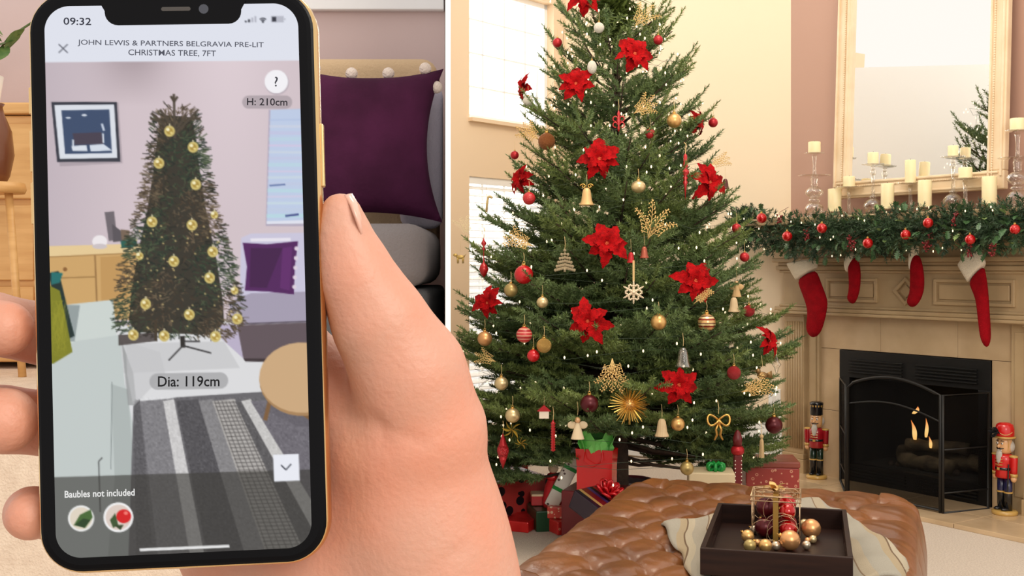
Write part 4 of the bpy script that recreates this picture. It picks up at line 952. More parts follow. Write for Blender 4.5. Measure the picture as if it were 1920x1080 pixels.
# red bag with green tissue
p = P(1119, 918, 5.0); t = thing('gift_bag', 'shiny red paper gift bag stuffed with green tissue', 'gift bag', Vector((p.x, p.y, p.z)), -.35, 'wrapped presents under the tree')
BAG = M('bag_red', (222, 20, 26), .22, .0, coat=.3, bump=(6, .15)); mm = MB(); x, y, z = .080, .042, .185
mm.loft([[(-x, -y, 0), (x, -y, 0), (x, y, 0), (-x, y, 0)], [(-x, -y, z * .55), (x, -y, z * .55), (x, y, z * .55), (-x, y, z * .55)], [(-x * 1.06, -y * 1.1, z), (x * 1.06, -y * 1.1, z), (x * 1.06, y * 1.1, z), (-x * 1.06, y * 1.1, z)]], cap=False); mm.add([(-x, -y, 0), (x, -y, 0), (x, y, 0), (-x, y, 0)], [(3, 2, 1, 0)])
obj('bag_body', mm, BAG, t, thick=.002); TIS = M('tissue_green', (140, 232, 124), .55, bump=(20, .6)); mm = MB()
for k in range(9):
    a = k * .72; q = random.Random(k); b0 = Vector((.05 * math.cos(a), .022 * math.sin(a), z - .05)); tip = Vector((.095 * math.cos(a) * q.uniform(.7, 1.1), .06 * math.sin(a) - .01, z + q.uniform(.04, .095))); sd = Vector((-math.sin(a), math.cos(a), .2)) * .045
    mm.add([b0 - sd * .4, b0 + sd * .4, (b0 + tip) / 2 + sd + Vector((0, -.02, .02)), tip + sd * .5, tip - sd * .3, (b0 + tip) / 2 - sd + Vector((0, .0, .015))], [(0, 1, 2, 5), (5, 2, 3, 4)])
mm.sphere((0, 0, z + .005), .07, 9, 6, (1.15, .65, .6)); obj('tissue_paper', mm, TIS, t, thick=.001)
obj('bag_handle', MB().tube([(-.04, -.05, z - .01), (-.04, -.07, z - .05), (0, -.075, z - .075), (.04, -.07, z - .05), (.04, -.05, z - .01)], .0022, 5), BAG, t)
# low box carrying the bag, red figure, skirt, post, green bow
p = ground(1120, 955); gift('gift_box', 'low dark red gift lying flat under the shiny red bag', Vector((P(1119, 918, 5.0).x, 5.05, 0)), (.26, .22, P(1119, 918, 5.0).z - .002), (0, 0, -.35), M('dark_red_wrap', (110, 20, 30), .35))
p = P(1036, 905, 5.45); t = thing('doll', 'small red hooded doll with pale face sitting among the presents', 'doll', Vector((P(1038, 905, 5.2).x, 5.24, P(1010, 945, 5.3).z)), 0, None, .8)
obj('gown', MB().lathe([(.06, 0), (.065, .03), (.05, .12), (.03, .165), (.025, .17)], 14), M('doll_red', (206, 36, 44), .6), t, smooth=True); obj('scarf', MB().sphere((0, 0, .175), .042, 12, 7, (1, 1, .7)), REDR, t, smooth=True); obj('head', MB().sphere((0, 0, .225), .03, 12, 8), M('doll_face', (242, 214, 186), .5), t, smooth=True)
obj('hat', MB().lathe([(.03, .24), (.024, .265), (.004, .29)], 12), M('doll_hat', (240, 224, 206), .7), t, smooth=True)
SK = M('skirt_cloth', (120, 20, 36), .8, var=(9, (84, 14, 28)), bump=(14, .8), sheen=.3)
def skirt(u, v):
    a = 2 * PI * u; r_ = .11 + .34 * v; 
    return (r_ * math.cos(a), r_ * math.sin(a), max(.012, .17 * (1 - v) ** 1.3 + .035 * math.sin(a * 9 + v * 5) * v * (1 - v * .4) + .02 * math.sin(a * 17) * v + .02))
o = obj('tree_skirt', MB().grid(skirt, 90, 12), SK, None, smooth=True, thick=.004); o.location = (TX + .08, TY + .12, 0); tag(o, 'crumpled dark red cloth skirt wrapped around the tree base', 'tree skirt')
t = thing('wooden_post', 'slim dark red turned post with white beads standing right of the tree', 'ornament', P(1383, 893, 4.75) * 1.0, 0); t.location.z = 0
pz = P(1383, 806, 4.75).z; obj('post_shaft', MB().box((0, 0, pz * .40), (.033, .033, pz * .80)), M('post_red', (104, 24, 28), .4), t, bevel=.003); obj('post_ring', MB().lathe([(.02, pz * .8), (.028, pz * .82), (.028, pz * .85), (.02, pz * .87)], 14), RM, t, smooth=True); obj('post_top', MB().lathe([(.018, pz * .87), (.02, pz * .93), (.012, pz * .98), (.003, pz)], 14), M('post_red', (104, 24, 28), .4), t, smooth=True)
mm = MB()
for k in range(24): 
    for x in (-.013, .013): mm.sphere((x, -.017, .02 + k * pz * .75 / 24), .0028, 6, 4)
obj('beads', mm, M('bead_white', (232, 220, 204), .4), t, smooth=True)
t = thing('gift_bow', 'green ribbon bow lying on the pale box behind the ottoman', 'bow', P(1342, 878, 4.7), 0, None, scale=.06)
for k in range(7):
    a = k * .9; obj('loop', MB().tube([(math.cos(a) * .6 * math.sin(u), math.sin(a) * .6 * math.sin(u), .25 * math.sin(2 * u) + .25) for u in np.linspace(0, PI, 9)], .12, 5), M('ribbon_green', (30, 140, 60), .25), t, smooth=True)
t.location.z = P(1340, 882, 4.7).z
gift('gift_box', 'plain pale cream box standing behind the ottoman under the green bow', Vector((P(1334, 882, 4.7).x, 4.72, 0)), (.19, .15, P(1340, 882, 4.7).z - .001), (0, 0, -.1), M('cream_card', (206, 186, 150), .6))
# ------------------------------------------------------------------ ottoman
OA = -math.radians(20.5); OW, OD, OH = 1.0, 1.56, .45
OBL = Vector((.455, 4.165)); ex = Vector((math.cos(OA), math.sin(OA))); ey = Vector((-math.sin(OA), math.cos(OA)))
OC = OBL + ex * OW / 2 - ey * OD / 2
t = thing('ottoman', 'large tufted brown leather ottoman in the foreground of the room', 'ottoman', (OC.x, OC.y, 0), OA)
LEA = M('brown_leather', (132, 80, 40), .34, var=(5, (98, 57, 30)), bump=(60, .15), coat=.1)
A_, B_ = .073, .121
def otop(x, y):
    e = min(OW / 2 - abs(x), OD / 2 - abs(y)); z = OH
    if e < .075: z -= .06 * (1 - math.sqrt(max(0, 1 - (1 - max(e, 0) / .075) ** 2)))
    return z
def tuft(x, y):
    xi, yj = (x - .005) / A_, (y + .01) / B_
    xc, yc = max(-5, min(5, xi)), max(-5, min(5, yj)); ox, oy = abs(xi - xc) * A_, abs(yj - yc) * B_
    v = math.sqrt(abs(math.sin(PI * (xc + yc) / 2) * math.sin(PI * (xc - yc) / 2)))
    if ox > 0 and oy > 0: v = max(v, min(1, abs(ox - oy) * 14))
    dx, dy = (xi - round(xi)) * A_, (yj - round(yj)) * B_
    dip = 0
    if (round(xi) + round(yj)) % 2 == 0 and abs(round(xi)) <= 5 and abs(round(yj)) <= 5: dip = math.exp(-(dx * dx + dy * dy) / .00055)
    o = max(ox, oy); fade = 1 - .55 * min(1, o / .14)
    wr = .0014 * math.sin(x * 61 + y * 23 + 3 * math.sin(y * 31)) * v
    return (.019 * v ** .55 - .014) * fade - .017 * dip + wr
def oround(x, y, R=.12):
    ix, iy = OW / 2 - R, OD / 2 - R; cx = max(-ix, min(ix, x)); cy = max(-iy, min(iy, y)); vx, vy = x - cx, y - cy
    m_ = max(abs(vx), abs(vy)); l = math.hypot(vx, vy)
    return (cx + vx / l * m_, cy + vy / l * m_) if l > 1e-9 else (x, y)
NU, NV = 190, 300
def ofn(u, v):
    x, y = (u - .5) * OW, (v - .5) * OD; X, Y = oround(x, y); return (X, Y, otop(x, y) + tuft(x, y))
mm = MB().grid(ofn, NU, NV); mm.uv = None
obj('cushion_top', mm, LEA, t, smooth=True)
per = [(i / NU, 0) for i in range(NU)] + [(1, j / NV) for j in range(NV)] + [(1 - i / NU, 1) for i in range(NU)] + [(0, 1 - j / NV) for j in range(NV)]
rings = []; plc = [0]
for k, (u, v) in enumerate(per):
    x, y = (u - .5) * OW, (v - .5) * OD
rr = []
for zf in np.linspace(0, 1, 14):
    ring = []
    for (u, v) in per:
        x, y = (u - .5) * OW, (v - .5) * OD; X, Y = oround(x, y); c = x if abs(y) > OD / 2 - 1e-6 else y; sp_ = 2 * (A_ if abs(y) > OD / 2 - 1e-6 else B_)
        ph = abs(math.cos(PI * ((c - .005) / A_ if abs(y) > OD / 2 - 1e-6 else (c + .01) / B_) / 2)); pleat = -.012 * math.exp(-(ph / .10)) * math.sin(PI * min(1, zf * 1.1 + .12)); bul = .022 * math.sin(PI * zf) ** .8 + pleat
        n = Vector((X * (1 if abs(x) > OW / 2 - .13 else .0), Y * (1 if abs(y) > OD / 2 - .13 else .0))); n = n.normalized() if n.length > 0 else Vector((0, 0))
        ztop = otop(x, y) + tuft(x, y); ring.append((X + n.x * bul, Y + n.y * bul, ztop + (.10 - ztop) * zf))
    rr.append(ring)
mm = MB().loft(rr, cap=False); mm.add(rr[-1], [tuple(range(len(per)))]); obj('side_panel', mm, LEA, t, smooth=True)
bme = mesh_of('tuft_button', MB().sphere((0, 0, 0), .011, 12, 7, (1, 1, .55)), LEA)
for i in range(-5, 6):
    for j in range(-5, 6):
        if (i + j) % 2 == 0:
            x, y = i * A_ + .005, j * B_ - .01
            if abs(x) < OW / 2 - .05 and abs(y) < OD / 2 - .05: link('tuft_button', bme, t, loc=(x, y, otop(x, y) + tuft(x, y) + .003))
for sx in (-1, 1):
    for sy in (-1, 1): obj('leg', MB().lathe([(.02, 0), (.026, .04), (.034, .11)], 14, T(sx * (OW / 2 - .09), sy * (OD / 2 - .09))), M('dark_wood', (44, 28, 22), .4), t, smooth=True)
obj('base_frame', MB().box((0, 0, .095), (OW - .06, OD - .06, .03)), M('dark_wood', (44, 28, 22), .4), t)
OM = T(OC.x, OC.y, 0) @ RZ(OA); OI = OM.inverted()
def ol(px, py, z=OH): return OI @ PZ(px, py, z)
# ------------------------------------------------------------------ throw
ca_, cb_, cc_, cd_ = ol(1240, 988), ol(1536, 938), ol(1712, 1018), ol(1322, 1130)
cc_ = cc_ + Vector((.055, -.30, 0))
THR = stripes('woven_throw', [(5, (176, 168, 152)), (2, (182, 162, 130)), (.45, (122, 98, 74)), (2, (196, 182, 156)), (4, (178, 168, 150)), (.35, (140, 116, 90)), (3, (186, 170, 144))], 0, 3.0, .95, uv=True, diag=.25, bump=(420, .7))
def throw(u, v):
    a = ca_ + (cb_ - ca_) * u; b = cd_ + (cc_ - cd_) * u; p = a + (b - a) * v
    w_ = .012 * math.sin(u * 9 + v * 4) * (v) + .008 * math.sin(v * 17 + u * 3)
    x, y = p.x + w_ * .5, p.y + w_ - .018 * math.sin(u * PI * 1.0) * (1 - v)
    ez = max(0, abs(x) - OW / 2 + .03)
    z = otop(max(-OW / 2, min(OW / 2, x)), max(-OD / 2, min(OD / 2, y))) + .013 + .004 * math.sin(u * 23 + v * 9) + .003 * math.sin(v * 31)
    if ez > 0: z -= ez * 2.2; x = math.copysign(OW / 2 - .03 + min(ez, .075), x) if abs(x) > OW / 2 - .03 else x
    edge = min(u, 1 - u, v, 1 - v)
    return OM @ Vector((x, y, z - (.007 if edge < .012 else 0)))
o = obj('throw_blanket', MB().grid(throw, 70, 70), THR, None, smooth=True, thick=.006); tag(o, 'beige and grey striped woven throw spread over the leather ottoman', 'blanket')
# ------------------------------------------------------------------ tray
WEN = M('wenge_wood', (44, 26, 20), .42, var=(6, (33, 19, 16), (1, 14, 14)), spec=.18)
zb = OH + .026; zr = zb + .065
fl, frr, bl, br_ = (PZ(1306, 1030, zr), PZ(1590, 1042, zr), PZ(1351, 945, zr), PZ(1593, 953, zr))
tang = -math.radians(15); tc_ = (fl + frr + bl + br_) / 4
tw_ = ((frr - fl).length + (br_ - bl).length) / 2; td_ = ((bl - fl).length + (br_ - frr).length) / 2
t = thing('serving_tray', 'dark wood square serving tray lying on the striped throw', 'tray', (tc_.x, tc_.y, zb), tang)
obj('tray_base', MB().box((0, 0, .006), (tw_ - .02, td_ - .02, .010)), WEN, t, bevel=.002)
for sy in (-1, 1): obj('side', MB().box((0, sy * (td_ / 2 - .006), .0325), (tw_, .012, .065)), WEN, t, bevel=.002)
for sx in (-1, 1):
    mm = MB()
    for (y0, y1, z0, z1) in ((-td_ / 2 + .012, -.06, 0, .065), (.06, td_ / 2 - .012, 0, .065), (-.06, .06, 0, .022), (-.06, .06, .046, .065)): mm.box((sx * (tw_ / 2 - .006), (y0 + y1) / 2, (z0 + z1) / 2), (.012, y1 - y0, z1 - z0))
    obj('handle_side', mm, WEN, t)
TM = T(tc_.x, tc_.y, zb) @ RZ(tang); ZT_ = zb + .011
# ------------------------------------------------------------------ wire gift cage
c0 = PZ(1459, 1008, ZT_); cs = .062
t = thing('wire_gift_box', 'gold wire gift box shaped cage with ribbon holding red ornaments on the tray', 'decoration', (c0.x, c0.y + .02, ZT_), tang)
WIR = M('champagne_wire', (206, 176, 140), .3, .8); CH = .118; hc = cs
mm = MB(); e = .0016
for sx in (-1, 1):
    for sy in (-1, 1): mm.tube([(sx * hc, sy * hc, 0), (sx * hc, sy * hc, CH)], e, 5)
for z in (.002, CH - .012, CH):
    k = hc + (.003 if z > .05 else 0)
    mm.tube([(-k, -k, z), (k, -k, z), (k, k, z), (-k, k, z), (-k, -k, z)], e, 5)
obj('wire_frame', mm, WIR, t, smooth=True)
q = random.Random(5); mm = MB()
for face in range(5):
    for n in range(9):
        cx, cy, r_ = q.uniform(-.6, .6) * hc, q.uniform(-.4, .4) * CH, q.uniform(.4, .75) * hc; a0 = q.uniform(0, 6)
        pts = []
        for a in np.linspace(a0, a0 + q.uniform(3, 5), 12):
            u_, v_ = max(-hc, min(hc, cx + r_ * math.cos(a))), max(-CH / 2, min(CH / 2, cy + r_ * math.sin(a)))
            if face < 4:
                p = RZ(face * PI / 2) @ Vector((u_, -hc, v_ + CH / 2))
            else: p = Vector((u_, max(-hc, min(hc, v_)), CH + .001))
            pts.append(p)
        mm.tube(pts, .0009, 4)
obj('wire_scroll', mm, WIR, t, smooth=True)
RIB = M('olive_ribbon', (166, 128, 62), .35, .4)
mm = MB(); mm.box((0, -hc - .002, CH / 2), (.014, .0012, CH)); mm.box((0, hc + .002, CH / 2), (.014, .0012, CH)); mm.box((0, 0, CH + .003), (.014, 2 * hc + .005, .0012)); obj('ribbon', mm, RIB, t)
me = mesh_of('bow_loop', MB().grid(lambda u, v: (.036 * u, (v - .5) * .02 * math.sin(PI * min(1, u * .9 + .08)), .010 * math.sin(u * 2.6)), 6, 3), sat('gold_foil', (226, 186, 116), .3, .8), True, False)
for k in range(9): o = link('bow_loop', me, t, loc=(-.004, -.01, CH + .005), rot=(0, -.12 - .4 * (k % 3 == 0), k * 2 * PI / 9))
# red ornaments inside, gold balls around
def tball(lab, loc, r, mat, grp): return bauble(lab, loc, r, mat, grp, cord=0, name='bauble', rot=(q.uniform(.8, 1.4), 0, q.uniform(1.5, 4.5)))
B3_ = lambda lx, ly, lz: (T(c0.x, c0.y + .02, ZT_) @ RZ(tang)) @ Vector((lx, ly, lz))
for lab, lx, ly, lz, r, m_ in (('dark red bauble at the lower left inside the wire gift box', -.030, -.028, .028, .0265, DK), ('dark red bauble at the upper left inside the wire gift box', -.028, -.006, .078, .0265, DK), ('bright red bauble at the lower right inside the wire gift box', .032, -.028, .026, .0235, RED), ('bright red bauble at the middle right inside the wire gift box', .03, -.02, .072, .022, RED), ('red bauble at the rear right under the lid of the wire gift box', .028, .03, .084, .024, RED), ('dark red bauble at the rear left floor of the wire gift box', -.026, .034, .028, .0255, DK), ('glittering red bauble at the rear right floor of the wire gift box', .03, .03, .03, .024, RGL)):
    tball(lab, B3_(lx, ly, lz), r, m_, 'red baubles inside the wire gift box')
SIL = sat('silver_pearl', (214, 196, 170), .28, .8)
for px, py, rp, m_, lab in ((1481, 1013, 19, CP, 'large copper bauble at the front of the tray before the cage'), (1521, 991, 18, CP, 'large copper bauble right of the cage toward the tray back'), (1402, 1005, 12, GM, 'gold bauble furthest left on the tray, behind another'), (1406, 1023, 12, GO, 'gold bauble at the front left of the cage'), (1435, 1023, 12.5, GM, 'gold bauble in front of the cage left of the ribbon'),
        (1455, 1023, 8.5, SIL, 'small pale silver bauble in front of the cage ribbon'), (1512, 1022, 8.5, SIL, 'small silver bauble right of the large front copper bauble'), (1524, 1011, 7.5, GP, 'small gold bauble under the right copper bauble'), (1413, 993, 8, SIL, 'small cream bauble behind the leftmost gold bauble'), (1508, 982, 9, GP, 'pale gold bauble behind the right copper bauble'), (1514, 1013, 5.5, CP, 'tiny copper bauble between the small silver and gold ones'), (1420, 1017, 6, CP, 'tiny copper bauble wedged between the front gold baubles')):
    Y = 3.0
    for _ in range(6):
        r = rp / F * Y; z = ZT_ + r; Y = (CZ - z) * F / (py - 500)
    tball(lab, P(px, py, Y), r, m_, 'gold and copper baubles on the tray')
# ------------------------------------------------------------------ left room
SOF = M('sofa_grey', (132, 124, 124), .9, bump=(160, .5)); SOFD = M('sofa_dark', (92, 92, 94), .9, bump=(160, .5)); SOFL = M('sofa_lavender', (206, 200, 216), .9, bump=(120, .4)); TAN = M('sofa_tan', (206, 176, 140), .85, bump=(120, .4))
x1 = -.215
t = thing('sofa', 'grey upholstered sofa standing behind the phone in the left room', 'sofa', (-.62, 3.4, LF))
def SB(n, xa, xb, ya, yb, za, zb_, m_, bev=.03): 
    o = obj(n, MB().box(((xa + xb) / 2 + .62, (ya + yb) / 2 - 3.4, (za + zb_) / 2 - LF), (xb - xa, yb - ya, zb_ - za)), m_, t, smooth=True, bevel=bev); o.modifiers['bevel'].segments = 4; return o
SB('seat_base', -1.05, x1 - .01, 2.98, 3.75, LF + .04, 1.16, SOFD, .02)
SB('seat_cushion', -1.05, x1 - .012, 2.94, 3.6, 1.165, 1.335, SOF, .05)
SB('backrest', -1.05, x1 - .03, 3.62, 3.86, 1.165, 1.90, TAN, .05)
SB('back_cushion', x1 - .14, x1 - .005, 3.51, 3.615, 1.34, 1.80, SOFL, .04)
for x in (-1.0, x1 - .06):
    for y in (3.02, 3.7): obj('foot', MB().lathe([(.02, 0), (.025, .045)], 12, T(x + .62, y - 3.4)), M('dark_wood', (44, 28, 22), .4), t)
PUR = M('purple_velvet', (62, 18, 48), .8, var=(7, (80, 28, 64)), bump=(80, .2), spec=.2)
c1 = P(692, 272, 3.40); t = thing('cushion', 'purple velvet cushion with white pompom trim leaning on the sofa', 'cushion', c1); t.rotation_euler = (-.12, 0, 0); hw = .225
def cush(sgn):
    def fn(u, v):
        x, z = 2 * u - 1, 2 * v - 1; k = (1 - x * x) * (1 - z * z); pinch = 1 - .13 * (1 - abs(x) ** 2) * abs(z) ** 3; pz = 1 - .22 * (1 - z * z) * abs(x) ** 3
        return (x * hw * pz, sgn * .085 * max(k, 0) ** .42, z * hw * 1.06 * pinch)
    return fn
obj('cover', MB().grid(cush(-1), 26, 26).grid(cush(1), 26, 26), PUR, t, smooth=True)
pm = mesh_of('pompom', MB().sphere((0, 0, 0), .019, 12, 8), M('pompom_white', (244, 226, 214), .95, bump=(120, .9)))
for k in range(4):
    f = -.75 + 1.5 * k / 3
    for (x, z) in ((f, 1.0), (1.0, f), (-1.0, f)):
        if x == 1.0 and k != 3: continue
        pinch = 1 - (.13 if z == 1 else .22) * (1 - f * f)
        link('pompom', pm, t, loc=(x * hw * (pinch if abs(x) == 1 else 1), -.005, z * hw * 1.06 * (pinch if abs(z) == 1 else 1) + (.012 if z == 1 else 0)))
# picture on the wall
t = thing('picture_frame', 'white framed picture hanging on the pink wall above the sofa', 'picture', P(760, -140, 4.03)); pw, ph = .54, .62
mm_ = P(760, 20, 4.03); t.location.z = mm_.z + ph / 2
for (x, z, a, b) in ((0, ph / 2 - .02, pw, .04), (0, -ph / 2 + .02, pw, .04), (-pw / 2 + .02, 0, .04, ph - .08), (pw / 2 - .02, 0, .04, ph - .08)): obj('frame_rail', MB().box((x, 0, z), (a, .035, b)), M('frame_white', (236, 236, 240), .5), t, bevel=.004)
obj('picture_print', MB().box((0, .005, 0), (pw - .07, .006, ph - .07)), M('print_blue', (196, 208, 226), .6, var=(4, (226, 230, 236), (1, 1, 5))), t)
t.location.x = min(t.location.x, -.245 - pw / 2)
# dresser at the left edge
OAK = M('oak', (222, 174, 112), .45, var=(5, (206, 154, 92), (1, 1, 9)))
t = thing('dresser', 'light oak dresser at the left picture edge behind the hand', 'dresser', (-1.9, 3.75, LF)); zt_ = 1.735 - LF
dx1 = P(300, 400, 3.6).x + 1.9
obj('body', MB().box(((dx1 - .3) / 2, .0, zt_ / 2 - .01), (dx1 + .3, .46, zt_ - .06)), OAK, t, bevel=.004); obj('top', MB().box(((dx1 - .3) / 2, -.01, zt_ - .02), (dx1 + .34, .50, .035)), OAK, t, bevel=.006)
for i in range(3):
    for j in range(3):
        wd_ = (dx1 + .3) / 3; d_ = obj('drawer', MB().box((-.3 + wd_ * (i + .5), -.237, .14 + j * .255), (wd_ - .02, .02, .235)), OAK, t, bevel=.004)
        obj('knob', MB().sphere((-.3 + wd_ * (i + .5), -.258, .14 + j * .255), .014, 10, 7), M('knob_wood', (150, 100, 60), .4), d_, smooth=True)
t = thing('vase', 'dark brown rounded vase on a stool at the left picture edge', 'vase', P(-16, 330, 3.25)); 
obj('vase_body', MB().lathe([(.04, -.02), (.05, 0), (.062, .06), (.055, .13), (.035, .18), (.03, .20), (.036, .21), (.03, .205)], 20), M('brown_glaze', (110, 62, 36), .3, coat=.3), t, smooth=True)
vz = t.location.z - .02; t2 = thing('stool', 'wooden stool carrying the dark brown vase at the left edge', 'stool', (t.location.x, 3.25, LF)); h_ = vz - LF
obj('seat', MB().lathe([(.09, h_ - .03), (.095, h_ - .02), (.09, h_)], 20), OAK, t2, smooth=True)
for k in range(3): obj('leg', MB().tube([(.05 * math.cos(k * 2.094), .05 * math.sin(k * 2.094), h_ - .03), (.09 * math.cos(k * 2.094), .09 * math.sin(k * 2.094), 0)], .012, 8), OAK, t2, smooth=True)
pp = P(-50, 205, 3.72); t = thing('potted_plant', 'green leafy plant at the top left picture corner', 'plant', (pp.x - .0, 3.74, 1.737))
obj('pot', MB().lathe([(.06, 0), (.07, .02), (.085, .12), (.078, .12), (.07, .1)], 20), M('pot_white', (230, 224, 216), .5), t, smooth=True); lm = mesh_of('plant_leaf', MB().grid(lambda u, v: (u, (v - .5) * .5 * math.sin(PI * min(1, u * .95 + .03)), -.35 * u * u), 6, 2), M('plant_green', (70, 104, 50), .5, var=(4, (104, 130, 70))), True, False); q = random.Random(2)
for k in range(9):
    tip = Vector((q.uniform(-.14, .2), q.uniform(-.2, .04), q.uniform(.3, .5))); obj('stem', MB().tube([(0, 0, .1), tuple(tip * .55 + Vector((0, 0, .08))), tuple(tip)], .004, 5), M('plant_stem', (84, 104, 54), .6), t, smooth=True)
    for n in range(6): link('leaf', lm, t, loc=tuple(tip * (.55 + .09 * n) + Vector((0, 0, .05 * (1 - n / 6)))), rot=(q.uniform(-.5, .5), q.uniform(-.4, .6), q.uniform(0, 6.28)), scale=q.uniform(.07, .11))
# ------------------------------------------------------------------ phone
PH = (-.08274949, .2779299, -.00271202 + CZ); PA = (-.0195508, .06759303, .02895575); SW, SH = .0621, .13603
R3 = (Matrix(((1, 0, 0), (0, 0, -1), (0, 1, 0))) @ (Matrix.Rotation(PA[2], 3, 'Z') @ Matrix.Rotation(PA[1], 3, 'Y') @ Matrix.Rotation(PA[0], 3, 'X')))
PM = Matrix.Translation(PH) @ R3.to_4x4(); PI_ = PM.inverted()
phone = thing('smartphone', 'gold edged smartphone showing a christmas tree app, held up in the hand', 'phone'); phone.matrix_world = PM
def rrect(w_, h_, r, n=10):
    out = []
    for cx, cy, a0 in ((w_ / 2 - r, h_ / 2 - r, 0), (-w_ / 2 + r, h_ / 2 - r, PI / 2), (-w_ / 2 + r, -h_ / 2 + r, PI), (w_ / 2 - r, -h_ / 2 + r, 1.5 * PI)):
        for k in range(n + 1): a = a0 + PI / 2 * k / n; out.append((cx + r * math.cos(a), cy + r * math.sin(a)))
    return out
def slab(w_, h_, r, prof):
    mm = MB(); mm.loft([[(x, y, z) for x, y in rrect(w_ - 2 * i, h_ - 2 * i, r - i)] for i, z in prof]); return mm
BW, BH, BR = .0712, .1448, .0108
GOLDF = M('phone_gold', (222, 186, 132), .22, 1.0)
obj('frame', slab(BW, BH, BR, [(.0018, -.0077), (.0005, -.0072), (0, -.0058), (0, -.0024), (.0004, -.0012), (.0012, -.0004)]), GOLDF, phone, smooth=True)
GLB = M('black_bezel_glass', (5, 5, 8), .25, spec=.12)
obj('front_glass', slab(BW - .0018, BH - .0018, BR - .0009, [(0, -.001), (0, -.0004), (.0006, -.0001), (.0016, 0)]), GLB, phone, smooth=False)
for y, h_ in ((.0452, .0068), (.0325, .0105), (.0195, .0105)): obj('side_button', MB().box((-BW / 2 - .0002, y, -.0040), (.0010, h_, .0026)), GOLDF, phone, bevel=.0003)
obj('side_button', MB().box((BW / 2 + .0002, .030, -.0040), (.0010, .016, .0026)), GOLDF, phone, bevel=.0003)
# --- picture shown on the display, drawn in the pixels where it is seen
X0, Y0, CW, CH_ = 70, -6, 540, 1076
img = np.zeros((CH_, CW, 3)); YY, XX = np.mgrid[0:CH_, 0:CW].astype(float); XX += X0 + .5; YY += Y0 + .5
def poly(pts, col, a=1.0, feather=1.2):
    xs = [p[0] for p in pts]; ys = [p[1] for p in pts]
    i0, i1 = max(0, int(min(ys) - Y0 - 3)), min(CH_, int(max(ys) - Y0 + 4)); j0, j1 = max(0, int(min(xs) - X0 - 3)), min(CW, int(max(xs) - X0 + 4))
    if i0 >= i1 or j0 >= j1: return
    x = XX[i0:i1, j0:j1]; y = YY[i0:i1, j0:j1]; ins = np.zeros(x.shape, bool); dist = np.full(x.shape, 1e9); n = len(pts)
    for k in range(n):
        xa, ya = pts[k]; xb, yb = pts[(k + 1) % n]
        if ya != yb: ins ^= ((ya > y) != (yb > y)) & (x < (xb - xa) * (y - ya) / (yb - ya) + xa)
        dx, dy = xb - xa, yb - ya; l2 = dx * dx + dy * dy + 1e-9; tt = np.clip(((x - xa) * dx + (y - ya) * dy) / l2, 0, 1)
        dist = np.minimum(dist, np.hypot(x - xa - tt * dx, y - ya - tt * dy))
    m_ = np.clip(.5 + np.where(ins, dist, -dist) / feather, 0, 1)[..., None] * a
    img[i0:i1, j0:j1] = img[i0:i1, j0:j1] * (1 - m_) + np.array(col, float) * m_
def ell(cx, cy, rx, ry, col, a=1.0): poly([(cx + rx * math.cos(k * .21), cy + ry * math.sin(k * .21)) for k in range(30)], col, a)
def seg(xa, ya, xb, yb, wd, col, a=1.0):
    l = math.hypot(xb - xa, yb - ya) + 1e-9; nx, ny = -(yb - ya) / l * wd / 2, (xb - xa) / l * wd / 2
    poly([(xa + nx, ya + ny), (xb + nx, yb + ny), (xb - nx, yb - ny), (xa - nx, ya - ny)], col, a)
def noise(sz, amp, x0, x1, y0, y1, mask=None):
    r_ = np.random.RandomState(4).normal(size=((y1 - y0) // sz + 2, (x1 - x0) // sz + 2)); r_ = np.kron(r_, np.ones((sz, sz)))[:y1 - y0, :x1 - x0]
    img[y0 - Y0:y1 - Y0, x0 - X0:x1 - X0] += (r_ * amp)[..., None]
img[:] = (208, 194, 200)
f = np.clip((XX - 90) / 150, 0, 1)[..., None]; img[:] = np.array((196, 182, 190)) * (1 - f) + np.array((212, 196, 202)) * f
g = np.exp(-((XX - 250) / 60) ** 2) * np.clip((200 - YY) / 90, 0, 1); img -= (g * 38)[..., None]
img += (np.exp(-((XX - 430) / 80) ** 2) * np.clip((420 - YY) / 400, 0, 1) * 14)[..., None]
poly([(80, 620), (600, 590), (600, 1070), (60, 1070)], (222, 222, 224)); poly([(215, 645), (420, 640), (450, 690), (230, 700)], (198, 198, 200), .7)
# dresser, ornaments on it
poly([(80, 462), (262, 458), (262, 600), (80, 600)], (208, 166, 106)); poly([(80, 462), (262, 457), (262, 474), (80, 482)], (232, 204, 152)); seg(178, 478, 182, 575, 3, (150, 112, 66)); seg(90, 522, 180, 519, 2.5, (158, 120, 70)); seg(90, 482, 262, 474, 2, (166, 126, 76)); poly([(188, 482), (240, 479), (240, 560), (190, 566)], (196, 152, 92)); ell(122, 505, 4, 4, (140, 96, 50))
poly([(196, 398), (214, 396), (220, 450), (204, 452)], (112, 104, 110)); poly([(210, 420), (226, 432), (232, 452), (212, 454)], (90, 84, 90)); poly([(226, 430), (243, 432), (242, 450), (228, 450)], (120, 100, 84)); poly([(226, 452), (256, 448), (256, 462), (228, 466)], (36, 96, 84)); ell(187, 453, 14, 12, (240, 234, 236)); ell(187, 462, 14, 5, (206, 196, 198))
